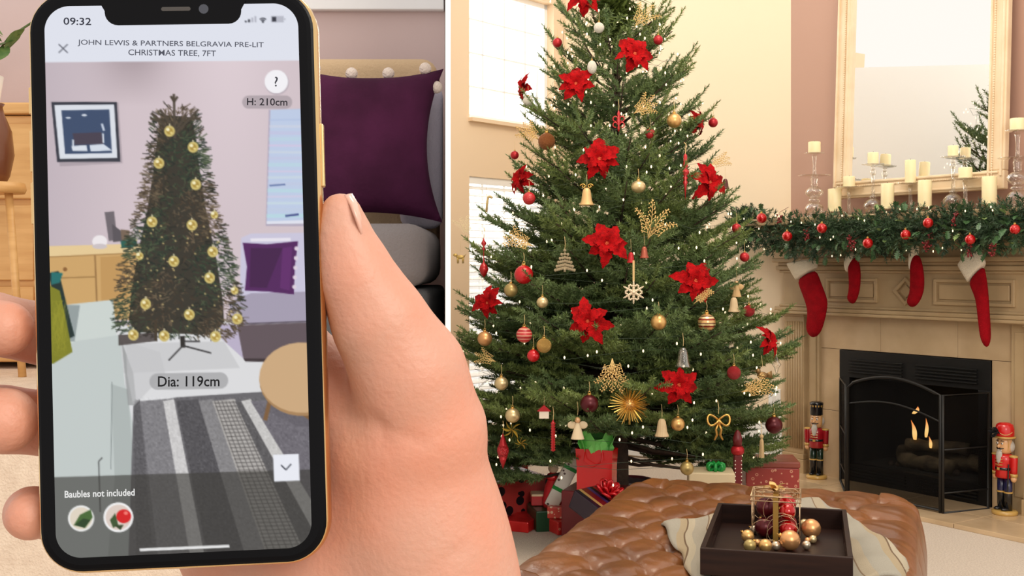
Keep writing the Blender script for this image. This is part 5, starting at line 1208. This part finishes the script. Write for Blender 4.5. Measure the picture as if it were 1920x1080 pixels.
# framed print
poly([(100, 196), (222, 192), (230, 306), (112, 312)], (150, 138, 146), .5); poly([(96, 191), (219, 191), (226, 303), (107, 304)], (52, 54, 66)); poly([(102, 197), (214, 196), (220, 296), (112, 298)], (222, 226, 234)); poly([(115, 207), (205, 205), (210, 287), (122, 289)], (58, 76, 108)); poly([(136, 250), (190, 248), (194, 270), (140, 272)], (70, 62, 78)); poly([(134, 274), (162, 272), (164, 283), (136, 283)], (220, 226, 236)); poly([(168, 272), (194, 270), (210, 282), (170, 284)], (214, 222, 234)); ell(128, 221, 5, 1.5, (220, 226, 236)); ell(158, 216, 5, 2, (220, 226, 236)); seg(191, 232, 195, 245, 4, (200, 210, 226)); seg(137, 262, 137, 274, 3, (220, 226, 236)); seg(193, 250, 194, 268, 3, (220, 226, 236))
# right hand art
poly([(504, 206), (600, 203), (600, 424), (498, 424)], (150, 146, 176), .5); poly([(507, 206), (600, 203), (600, 418), (500, 420)], (192, 206, 232)); 
for k in range(16): y = 225 + k * 12; seg(506 - .03 * (y - 200), y, 580, y - 1 + (k % 3), 4 + k % 4, (176 + (k * 37) % 50, 192 + (k * 23) % 44, 226), .5)
seg(505, 348, 535, 346, 3, (96, 116, 166)); seg(535, 405, 560, 402, 4, (70, 80, 140)); poly([(500, 415), (600, 412), (600, 419), (500, 420)], (226, 228, 240))
# right sofa
poly([(452, 446), (470, 438), (600, 436), (600, 570), (450, 566)], (204, 200, 222)); poly([(428, 566), (470, 550), (600, 546), (600, 604), (440, 608)], (166, 158, 178)); seg(440, 608, 600, 602, 3, (90, 80, 92)); poly([(444, 610), (600, 604), (600, 674), (456, 672)], (98, 84, 90)); poly([(410, 606), (444, 608), (456, 672), (416, 636)], (188, 178, 202)); poly([(456, 672), (600, 672), (600, 680), (460, 678)], (60, 48, 52))
poly([(455, 455), (500, 458), (559, 452), (553, 500), (551, 552), (505, 547), (459, 545), (463, 500)], (82, 30, 92)); poly([(470, 465), (530, 465), (500, 540), (468, 538)], (60, 20, 66), .7); poly([(530, 465), (548, 462), (543, 545), (525, 540)], (112, 48, 122), .5)
for k in range(5): ell(556 - k, 466 + 18 * k, 4, 4, (222, 210, 222))
seg(470, 450, 545, 449, 6, (234, 230, 240))
# left sofa and its pillow
poly([(118, 572), (212, 562), (220, 640), (118, 650)], (206, 214, 210)); poly([(118, 572), (150, 572), (140, 640), (118, 640)], (150, 160, 160)); poly([(80, 688), (140, 640), (224, 628), (234, 720), (250, 800), (262, 1070), (80, 1070)], (196, 204, 202)); poly([(208, 720), (240, 730), (252, 900), (255, 1070), (200, 1070), (215, 900)], (176, 184, 182)); seg(210, 716, 208, 880, 1.5, (130, 138, 138)); poly([(228, 640), (236, 720), (240, 760), (256, 760), (250, 700)], (150, 152, 152), .8); seg(185, 865, 188, 960, 2.5, (90, 92, 92)); seg(185, 865, 192, 858, 2.5, (90, 92, 92))
poly([(90, 512), (110, 508), (132, 600), (140, 630), (120, 640)], (26, 46, 44)); poly([(90, 534), (112, 545), (124, 600), (136, 660), (100, 682), (80, 680)], (128, 128, 30))
for k in range(60): q = np.random.RandomState(k); seg(q.uniform(92, 122), q.uniform(560, 670), q.uniform(98, 128), q.uniform(560, 670), 1.5, (160, 156, 44), .3)
poly([(96, 510), (118, 512), (112, 530), (96, 534)], (30, 110, 108))
# rug with woven stripes
poly([(250, 762), (330, 745), (500, 734), (600, 800), (600, 1070), (240, 1070)], (104, 102, 106))
def stripe(a, b, c, d, col): poly([(a, 752), (b, 748), (d, 1075), (c, 1075)], col)
stripe(250, 262, 256, 290, (92, 90, 94)); stripe(262, 312, 300, 378, (128, 126, 130)); stripe(306, 326, 362, 390, (206, 204, 204)); stripe(330, 372, 396, 470, (82, 80, 84)); stripe(372, 400, 470, 512, (134, 132, 134)); stripe(398, 440, 512, 590, (176, 172, 168)); stripe(440, 466, 590, 640, (92, 90, 92)); stripe(452, 470, 632, 668, (200, 198, 196)); stripe(470, 640, 668, 900, (110, 106, 114))
for k in range(46):
    y = 756 + k * 7; f_ = (y - 750) / 325; xa, xb = 400 + 114 * f_, 440 + 148 * f_; seg(xa, y, xb, y - 2, 2, (84, 80, 80), .7)
for k in range(6): seg(402 + 7 * k, 752, 516 + 13 * k, 1070, 1.8, (84, 80, 80), .7)
poly([(236, 640), (300, 660), (310, 700), (250, 762), (238, 700)], (196, 196, 198), .6); noise(3, 6, 250, 585, 745, 1040)
# coffee table
poly([(500, 735), (575, 770), (600, 800), (560, 800), (500, 770)], (92, 88, 96), .5); seg(510, 735, 497, 788, 8, (126, 92, 58)); seg(560, 770, 590, 790, 7, (126, 92, 58)); ell(566, 712, 80, 68, (170, 132, 90)); ell(566, 708, 80, 66, (206, 170, 128))
# the tree
q = np.random.RandomState(9); 
def thw(y): return float(np.interp(y, [175, 195, 215, 260, 330, 400, 480, 560, 605, 635, 650], [2, 8, 36, 46, 58, 74, 98, 116, 120, 85, 20]))
poly([(328 - thw(y) * .72, y) for y in range(215, 632, 12)] + [(334 + thw(y) * .72, y) for y in range(628, 214, -12)], (46, 42, 32), .95)
BRN = [(92, 76, 58), (74, 60, 44), (112, 96, 74), (60, 48, 36)]; GRN = [(38, 54, 40), (52, 66, 46), (28, 38, 32), (76, 90, 62)]; DRK = [(30, 30, 24), (44, 40, 30), (62, 58, 40)]
def fld(x, y): return math.sin(x * .045 + y * .021 + 1.2) + math.sin(y * .034 - x * .017 + .4) + .6 * math.sin(x * .09 + y * .07)
for k in range(3400):
    y = 200 + 432 * q.uniform() ** .8; hw_ = thw(y); ed = q.uniform(-1, 1); ed = math.copysign(abs(ed) ** .7, ed); x = 330 + (y - 190) * .012 + ed * hw_
    out_ = ed * 1.3 + q.uniform(-.9, .9); a = math.atan2(.55 * (y - 330) / 300 + q.uniform(-.75, .75), out_); l = q.uniform(5, 13) * (1.3 if abs(ed) > .85 else 1)
    if y < 255: a = -abs(math.atan2(1, out_))
    f_ = fld(x, y) + q.uniform(-.7, .7); pal = BRN if f_ > .5 else (GRN if f_ < -.25 else DRK)
    seg(x, y, x + l * math.cos(a), y + l * math.sin(a) * .8, q.uniform(1.1, 2.5), pal[q.randint(len(pal))], .9)
for xa, ya, xb, yb in ((328, 260, 326, 176), (325, 250, 284, 212), (330, 250, 372, 205), (328, 245, 300, 205), (332, 240, 350, 215), (326, 190, 320, 180), (326, 192, 333, 181), (352, 222, 376, 222), (300, 228, 282, 222)): seg(xa, ya, xb, yb, 4.5, (76, 66, 54)); 
for k in range(70): y = q.uniform(420, 620); x = 330 + q.uniform(-.9, .9) * thw(y); ell(x, y, 1.8, 1.6, (214, 190, 130), .8)
seg(342, 630, 343, 652, 9, (40, 36, 34)); seg(343, 648, 316, 676, 3, (50, 48, 50)); seg(343, 648, 396, 662, 3, (50, 48, 50)); seg(343, 640, 375, 640, 3, (50, 48, 50)); seg(292, 600, 292, 640, 6, (66, 54, 40)); poly([(222, 628), (290, 624), (290, 640), (222, 648)], (56, 46, 44), .8)
for x, y in ((318, 246), (362, 276), (298, 306), (367, 346), (285, 416), (402, 403), (360, 422), (326, 490), (399, 472), (393, 521), (273, 570), (355, 590), (445, 598), (250, 628), (308, 630), (404, 631), (440, 545), (262, 480)):
    r_ = 10 if (x, y) not in ((402, 403), (440, 545), (262, 480)) else 7
    ell(x, y, r_, r_ + .5, (206, 186, 112)); ell(x, y, r_ * .62, r_ * .62, (176, 146, 66)); ell(x - 3, y - 3, 3.2, 3, (248, 240, 196)); ell(x + 3, y + 3, 2.4, 2, (232, 214, 140)); seg(x, y - r_ - 4, x, y - r_ + 1, 2.5, (206, 196, 160))
# app interface
poly([(60, 896), (620, 879), (620, 1080), (60, 1080)], (52, 50, 46), .62)
poly([(60, -20), (620, -20), (620, 113), (60, 117)], (226, 229, 240))
def pill(x0, x1, y0, y1, col, a, sl=0):
    r_ = (y1 - y0) / 2; cy = (y0 + y1) / 2; poly([(x1 - r_ + r_ * math.cos(k * .26 - PI / 2), cy - sl + r_ * math.sin(k * .26 - PI / 2)) for k in range(13)] + [(x0 + r_ + r_ * math.cos(k * .26 + PI / 2), cy + sl + r_ * math.sin(k * .26 + PI / 2)) for k in range(13)], col, a)
pill(280, 428, 699, 730, (168, 168, 170), .85, 1); pill(454, 548, 179, 204, (170, 158, 164), .8); ell(519, 155, 23, 23, (170, 160, 170), .6); ell(518, 153, 22, 22, (246, 244, 248))
poly([(512, 853), (560, 851), (562, 901), (514, 903)], (236, 238, 246)); seg(527, 872, 536, 881, 2.4, (50, 54, 66)); seg(536, 881, 546, 870, 2.4, (50, 54, 66))
seg(110, 83, 127, 99, 2.2, (96, 98, 110)); seg(127, 83, 110, 99, 2.2, (96, 98, 110))
ell(152, 972, 24.5, 24.5, (236, 236, 234)); ell(152, 972, 21, 21, (226, 214, 196)); poly([(138, 985), (150, 965), (170, 955), (174, 970), (160, 990)], (70, 104, 50)); poly([(140, 984), (156, 972), (170, 975), (158, 990)], (40, 66, 34))
ell(222, 970, 28, 28, (244, 244, 244)); ell(222, 970, 24, 24, (222, 206, 196)); ell(232, 968, 14, 13, (214, 24, 26)); ell(236, 962, 4, 3.4, (246, 120, 110)); poly([(206, 975), (216, 962), (222, 985), (212, 990)], (60, 84, 46)); poly([(214, 985), (232, 984), (226, 994)], (50, 66, 36))
seg(262, 1031, 430, 1024, 5, (236, 236, 236))
for k in range(4): poly([(459 + 6 * k, 42), (463 + 6 * k, 42), (463 + 6 * k, 39 - 3 * k), (459 + 6 * k, 39 - 3 * k)], (60, 62, 74) if k < 2 else (186, 188, 200))
for r_ in (9, 5.6): poly([(493 + r_ * math.cos(a), 42 + r_ * math.sin(a)) for a in np.linspace(-2.4, -.74, 8)] + [(493 + (r_ - 2.2) * math.cos(a), 42 + (r_ - 2.2) * math.sin(a)) for a in np.linspace(-.74, -2.4, 8)], (60, 62, 74))
ell(493, 41, 2, 2, (60, 62, 74)); poly([(508, 30), (532, 30), (532, 42), (508, 42)], (186, 188, 200)); poly([(510, 31.5), (518, 31.5), (518, 40.5), (510, 40.5)], (52, 54, 66)); poly([(533, 34), (535, 34), (535, 38), (533, 38)], (186, 188, 200))
pad = np.pad(img, ((1, 1), (1, 1), (0, 0)), 'edge'); img = sum(pad[i:i + CH_, j:j + CW] * wgt for i, j, wgt in ((1, 1, .5), (0, 1, .125), (2, 1, .125), (1, 0, .125), (1, 2, .125)))
img = np.clip(img, 0, 255) / 255; IMGL = np.where(img <= .04045, img / 12.92, ((img + .055) / 1.055) ** 2.4)
# display surface
GX, GY = 256, 540
us = np.linspace(-SW / 2, SW / 2, GX + 1); vs_ = np.linspace(SH / 2, -SH / 2, GY + 1); U, Vv = np.meshgrid(us, vs_)
rad = .0062
L = np.stack([U.ravel(), Vv.ravel(), np.full(U.size, .00012)], 1)
ax, ay = np.abs(L[:, 0]) - (SW / 2 - rad), np.abs(L[:, 1]) - (SH / 2 - rad); m_ = (ax > 0) & (ay > 0)
mx = np.maximum(ax, ay); hy = np.hypot(ax, ay) + 1e-12
L[m_, 0] = np.sign(L[m_, 0]) * (SW / 2 - rad + ax[m_] / hy[m_] * mx[m_]); L[m_, 1] = np.sign(L[m_, 1]) * (SH / 2 - rad + ay[m_] / hy[m_] * mx[m_])
Wp = L @ np.array(R3).T + np.array(PH); pxs = 960 + F * Wp[:, 0] / Wp[:, 1]; pys = 500 - F * (Wp[:, 2] - CZ) / Wp[:, 1]
ix = np.clip(pxs - X0 - .5, 0, CW - 1.01); iy = np.clip(pys - Y0 - .5, 0, CH_ - 1.01); i0, j0 = iy.astype(int), ix.astype(int); fy, fx = (iy - i0)[:, None], (ix - j0)[:, None]
colr = (IMGL[i0, j0] * (1 - fy) + IMGL[i0 + 1, j0] * fy) * (1 - fx) + (IMGL[i0, j0 + 1] * (1 - fy) + IMGL[i0 + 1, j0 + 1] * fy) * fx
idx = np.arange((GX + 1) * (GY + 1)).reshape(GY + 1, GX + 1); Fq = np.stack([idx[:-1, :-1], idx[1:, :-1], idx[1:, 1:], idx[:-1, 1:]], -1).reshape(-1, 4)
dm = bpy.data.materials.new('display'); dm.use_nodes = True; nt = dm.node_tree; b = nt.nodes['Principled BSDF']; at = nt.nodes.new('ShaderNodeVertexColor'); at.layer_name = 'shown'
b.inputs['Base Color'].default_value = (0, 0, 0, 1); b.inputs['Roughness'].default_value = .08; b.inputs['Specular IOR Level'].default_value = .25; b.inputs['Emission Strength'].default_value = .95; nt.links.new(at.outputs[0], b.inputs['Emission Color'])
sm = np_mesh('screen', L, Fq, dm); ca = sm.color_attributes.new('shown', 'FLOAT_COLOR', 'POINT'); ca.data.foreach_set('color', np.c_[colr, np.ones(len(colr))].astype(np.float32).ravel())
screen = link('screen', sm, phone)
def SP(px, py, z=.0002):
    d = Vector(((px - 960) / F, 1, -(py - 500) / F)); o_ = PI_ @ Vector((0, 0, CZ)); e_ = PI_.to_3x3() @ d; k = (z - o_.z) / e_.z; return o_ + e_ * k
def flat(n, w_, h_, r, prof, px, py, mat, parent, rot=0): 
    o = obj(n, slab(w_, h_, r, prof), mat, parent); p = SP(px, py); o.location = (p.x, p.y, 0); o.rotation_euler = (0, 0, rot); return o
pxm = SW / 472
nl = SP(196, 8); nr = SP(452, 8); nb = SP(324, 46); ncx = (nl.x + nr.x) / 2; nw = nr.x - nl.x; ntop = SH / 2 + .0008
mm = MB(); out = [(-nw / 2 - .0012, ntop), (-nw / 2, ntop - .0022)]; rn = .0032; bot = nb.y
out += [(-nw / 2 + rn - rn * math.cos(a), bot + rn - rn * math.sin(a)) for a in np.linspace(0, PI / 2, 7)] + [(nw / 2 - rn + rn * math.sin(a), bot + rn - rn * math.cos(a)) for a in np.linspace(0, PI / 2, 7)] + [(nw / 2, ntop - .0022), (nw / 2 + .0012, ntop)]
mm.loft([[(x + ncx, y, z) for x, y in out] for z in (.0001, .0003)]); obj('notch', mm, GLB, screen)
obj('earpiece', slab(.0072, .0010, .0005, [(0, .0002), (0, .00036)]), M('speaker_mesh', (70, 66, 64), .5, .5), phone, loc=(SP(330, 17).x, SP(330, 17).y, 0)); obj('front_camera', MB().lathe([(.0012, .0002), (.0012, .00036)], 16), M('lens_blue', (30, 34, 50), .1, coat=1), phone, loc=(SP(382, 17).x, SP(382, 17).y, 0))
def text(s_, px, py, hpx, col, wpx=None, bold=0, rot=0):
    cu = bpy.data.curves.new('text', 'FONT'); cu.body = s_; cu.align_x = 'CENTER'; cu.align_y = 'CENTER'; cu.size = 1; cu.offset = bold; cu.resolution_u = 3
    o = bpy.data.objects.new('screen_text', cu); COL.objects.link(o); bpy.context.view_layer.update()
    me = bpy.data.meshes.new_from_object(o); COL.objects.unlink(o); bpy.data.objects.remove(o)
    xs = [v.co.x for v in me.vertices]; ys = [v.co.y for v in me.vertices]; p = SP(px, py, .00022)
    h = hpx * pxm; ky = h / (max(ys) - min(ys)); kx = wpx * pxm / (max(xs) - min(xs)) if wpx else ky; cx, cy = (max(xs) + min(xs)) / 2, (max(ys) + min(ys)) / 2
    for v in me.vertices: v.co = ((v.co.x - cx) * kx, (v.co.y - cy) * ky, 0)
    tm = bpy.data.materials.get('screen_ink_%d' % col[0])
    if not tm: tm = M('screen_ink_%d' % col[0], (0, 0, 0), .4); bb = tm.node_tree.nodes['Principled BSDF']; bb.inputs['Specular IOR Level'].default_value = .1; bb.inputs['Emission Color'].default_value = rgb(col); bb.inputs['Emission Strength'].default_value = .95
    me.materials.append(tm); link('screen_text', me, screen, loc=p, rot=(0, 0, rot))
up_ = R3.transposed() @ Vector((1, 0, 0)); hz = math.atan2(up_.y, up_.x)
text('09:32', 145, 40, 14, (54, 56, 68), 51, .012, hz); text('JOHN LEWIS & PARTNERS BELGRAVIA PRE-LIT', 321, 83, 13, (84, 86, 98), 346, .008, hz); text('CHRISTMAS TREE, 7FT', 323, 100, 13, (84, 86, 98), 163, .008, hz)
text('?', 518, 153, 19, (70, 70, 78), None, .01, hz); text('H: 210cm', 501, 191, 14, (50, 46, 52), 76, .012, hz); text('Dia: 119cm', 354, 715, 20, (30, 30, 32), 114, .012, hz); text('Baubles not included', 187, 925, 13, (236, 236, 234), 128, .02, hz + .02)
# ------------------------------------------------------------------ hand
def surface_nets(d, org, h):
    neg = d < 0; n0, n1, n2 = d.shape; acc = np.zeros((n0 - 1, n1 - 1, n2 - 1, 3), np.float32); cnt = np.zeros((n0 - 1, n1 - 1, n2 - 1), np.float32)
    sl = lambda o_: tuple(slice(o_[k], d.shape[k] - 1 + o_[k]) for k in range(3))
    for ax in range(3):
        o1, o2 = [k for k in range(3) if k != ax]
        for a in (0, 1):
            for b_ in (0, 1):
                c0_ = [0, 0, 0]; c0_[o1] = a; c0_[o2] = b_; c1_ = list(c0_); c1_[ax] = 1
                va, vb = d[sl(c0_)], d[sl(c1_)]; m_ = (va < 0) != (vb < 0); t_ = np.where(m_, va / np.where(m_, va - vb, 1), 0)
                p = np.zeros(acc.shape, np.float32); p[..., o1] = a; p[..., o2] = b_; p[..., ax] = t_
                acc += p * m_[..., None]; cnt += m_
    act = cnt > 0; ids = np.full(act.shape, -1, np.int64); ids[act] = np.arange(act.sum()); I_ = np.argwhere(act)
    V = (I_ + acc[act] / cnt[act][:, None]) * h + np.array(org); Fs = []
    for ax in range(3):
        o1, o2 = (ax + 1) % 3, (ax + 2) % 3
        s0 = [slice(None)] * 3; s1 = [slice(None)] * 3; s0[ax] = slice(0, -1); s1[ax] = slice(1, None)
        e_ = neg[tuple(s0)] != neg[tuple(s1)]; E_ = np.argwhere(e_)
        E_ = E_[(E_[:, o1] > 0) & (E_[:, o2] > 0) & (E_[:, o1] < d.shape[o1] - 1) & (E_[:, o2] < d.shape[o2] - 1)]
        def cid(da, db): q_ = E_.copy(); q_[:, o1] += da; q_[:, o2] += db; return ids[q_[:, 0], q_[:, 1], q_[:, 2]]
        quad = np.stack([cid(-1, -1), cid(0, -1), cid(0, 0), cid(-1, 0)], 1); fl_ = ~neg[E_[:, 0], E_[:, 1], E_[:, 2]]
        quad[fl_] = quad[fl_][:, ::-1]; Fs.append(quad)
    return V, np.concatenate(Fs)
hh_ = .0011; o0 = np.array([-.150, .255, CZ - .125]); o1_ = np.array([.012, .345, CZ + .030]); nn = np.ceil((o1_ - o0) / hh_).astype(int)
G = np.meshgrid(*[np.float32(o0[k]) + np.arange(nn[k], dtype=np.float32) * np.float32(hh_) for k in range(3)], indexing='ij')
def capsd(a, b_, ra, rb):
    a, b_ = np.array(a, np.float32), np.array(b_, np.float32); ab = b_ - a; l2 = float(ab @ ab)
    t_ = np.clip(((G[0] - a[0]) * ab[0] + (G[1] - a[1]) * ab[1] + (G[2] - a[2]) * ab[2]) / l2, 0, 1)
    return np.sqrt((G[0] - a[0] - t_ * ab[0]) ** 2 + (G[1] - a[1] - t_ * ab[1]) ** 2 + (G[2] - a[2] - t_ * ab[2]) ** 2) - (ra + (rb - ra) * t_)
def smin(a, b_, k): h = np.clip(.5 + .5 * (b_ - a) / k, 0, 1); return b_ * (1 - h) + a * h - k * h * (1 - h)
def chain(pts, k=.004):
    """pts: (px, py, depth, radius in pixels)"""
    out = None
    for (ax, ay, aY, ar), (bx, by, bY, br2) in zip(pts, pts[1:]):
        c = capsd(P(ax, ay, aY), P(bx, by, bY), ar / F * aY, br2 / F * bY); out = c if out is None else smin(out, c, k)
    return out
thumb = chain([(639, 398, .286, 37), (646, 452, .287, 46), (669, 520, .288, 65), (713, 605, .290, 82), (766, 700, .294, 100), (792, 800, .298, 120)], .006)
palm = chain([(772, 850, .302, 140), (790, 1010, .306, 142), (800, 1300, .312, 165)], .01)
palm = smin(palm, chain([(785, 980, .306, 112), (828, 1120, .308, 124), (870, 1300, .312, 150)], .01), .012)
palm = smin(palm, chain([(600, 900, .314, 120), (620, 1060, .314, 130), (650, 1300, .316, 150)], .01), .012)
palm = smin(palm, chain([(470, 760, .318, 90), (440, 960, .320, 110), (500, 1180, .318, 120)], .01), .014)
palm = smin(palm, chain([(690, 830, .303, 100), (590, 700, .307, 64), (500, 600, .312, 66)], .006), .005)
d = smin(thumb, palm, .0035)
d = smin(d, chain([(520, 600, .312, 70), (380, 470, .312, 62), (250, 400, .310, 55), (170, 380, .300, 50)], .004), .006)
for pts in ([(470, 720, .318, 78), (150, 640, .312, 62), (-20, 606, .3055, 56), (-48, 610, .294, 54), (10, 616, .2835, 52)],
            [(450, 840, .320, 76), (160, 800, .314, 64), (0, 786, .306, 60), (-38, 786, .295, 60), (9, 789, .2835, 62)],
            [(450, 960, .320, 72), (220, 965, .312, 58), (96, 960, .304, 47), (58, 962, .293, 45), (56, 968, .2835, 45)]):
    d = smin(d, chain(pts, .003), .0035)
def crease(pts, dep, wd):
    global d
    m_ = None
    for (ax, ay, aY), (bx, by, bY) in zip(pts, pts[1:]):
        c = capsd(P(ax, ay, aY), P(bx, by, bY), 0, 0); m_ = c if m_ is None else np.minimum(m_, c)
    d = d + dep * np.exp(-(m_ / wd) ** 2)
crease([(655, 596, .282), (690, 590, .280), (718, 572, .280)], .0006, .0014); crease([(650, 585, .282), (700, 575, .279)], .0004, .0012); crease([(690, 720, .290), (740, 705, .285), (775, 700, .284)], .0007, .0016)
crease([(690, 725, .291), (706, 780, .284), (720, 830, .282)], .0006, .0018); crease([(625, 770, .294), (700, 790, .284), (790, 830, .281)], .0005, .0016); crease([(900, 1010, .285), (800, 1070, .284), (700, 1130, .286)], .0005, .0015)
V_, F_ = surface_nets(d, o0, hh_)
SKN = M('skin', (192, 142, 121), .52, var=(38, (200, 133, 108)), bump=(600, .3), sub=.12)
nt = SKN.node_tree
for n_ in nt.nodes:
    if n_.type == 'BUMP': n_.inputs['Distance'].default_value = .001
hand = thing('hand', 'bare left hand holding the smartphone with the thumb up its right side', 'hand', P(700, 900, .30))
hm = np_mesh('palm_and_fingers', V_ - np.array(hand.location), F_, SKN, True)
ho = link('palm_and_fingers', hm, hand); sm_ = ho.modifiers.new('smooth', 'SMOOTH'); sm_.factor = .5; sm_.iterations = 6
# thumb nail seen from the side
mm = MB(); ax_ = [P(650, 365, .2845), P(662, 384, .2835), P(671, 408, .2828), P(679, 440, .2830)]
rings = []
for i, c in enumerate(ax_):
    w_ = (.0030, .0048, .0054, .004)[i]; rings.append([c + Vector((.0012 * math.cos(a) * (1 - .15 * i), w_ * math.sin(a) + .002, .0004 * math.cos(a))) - Vector(hand.location) for a in np.linspace(0, 2 * PI, 13)[:-1]])
mm.loft(rings); obj('thumb_nail', mm, M('nail', (214, 164, 146), .25, coat=.4), hand, smooth=True)
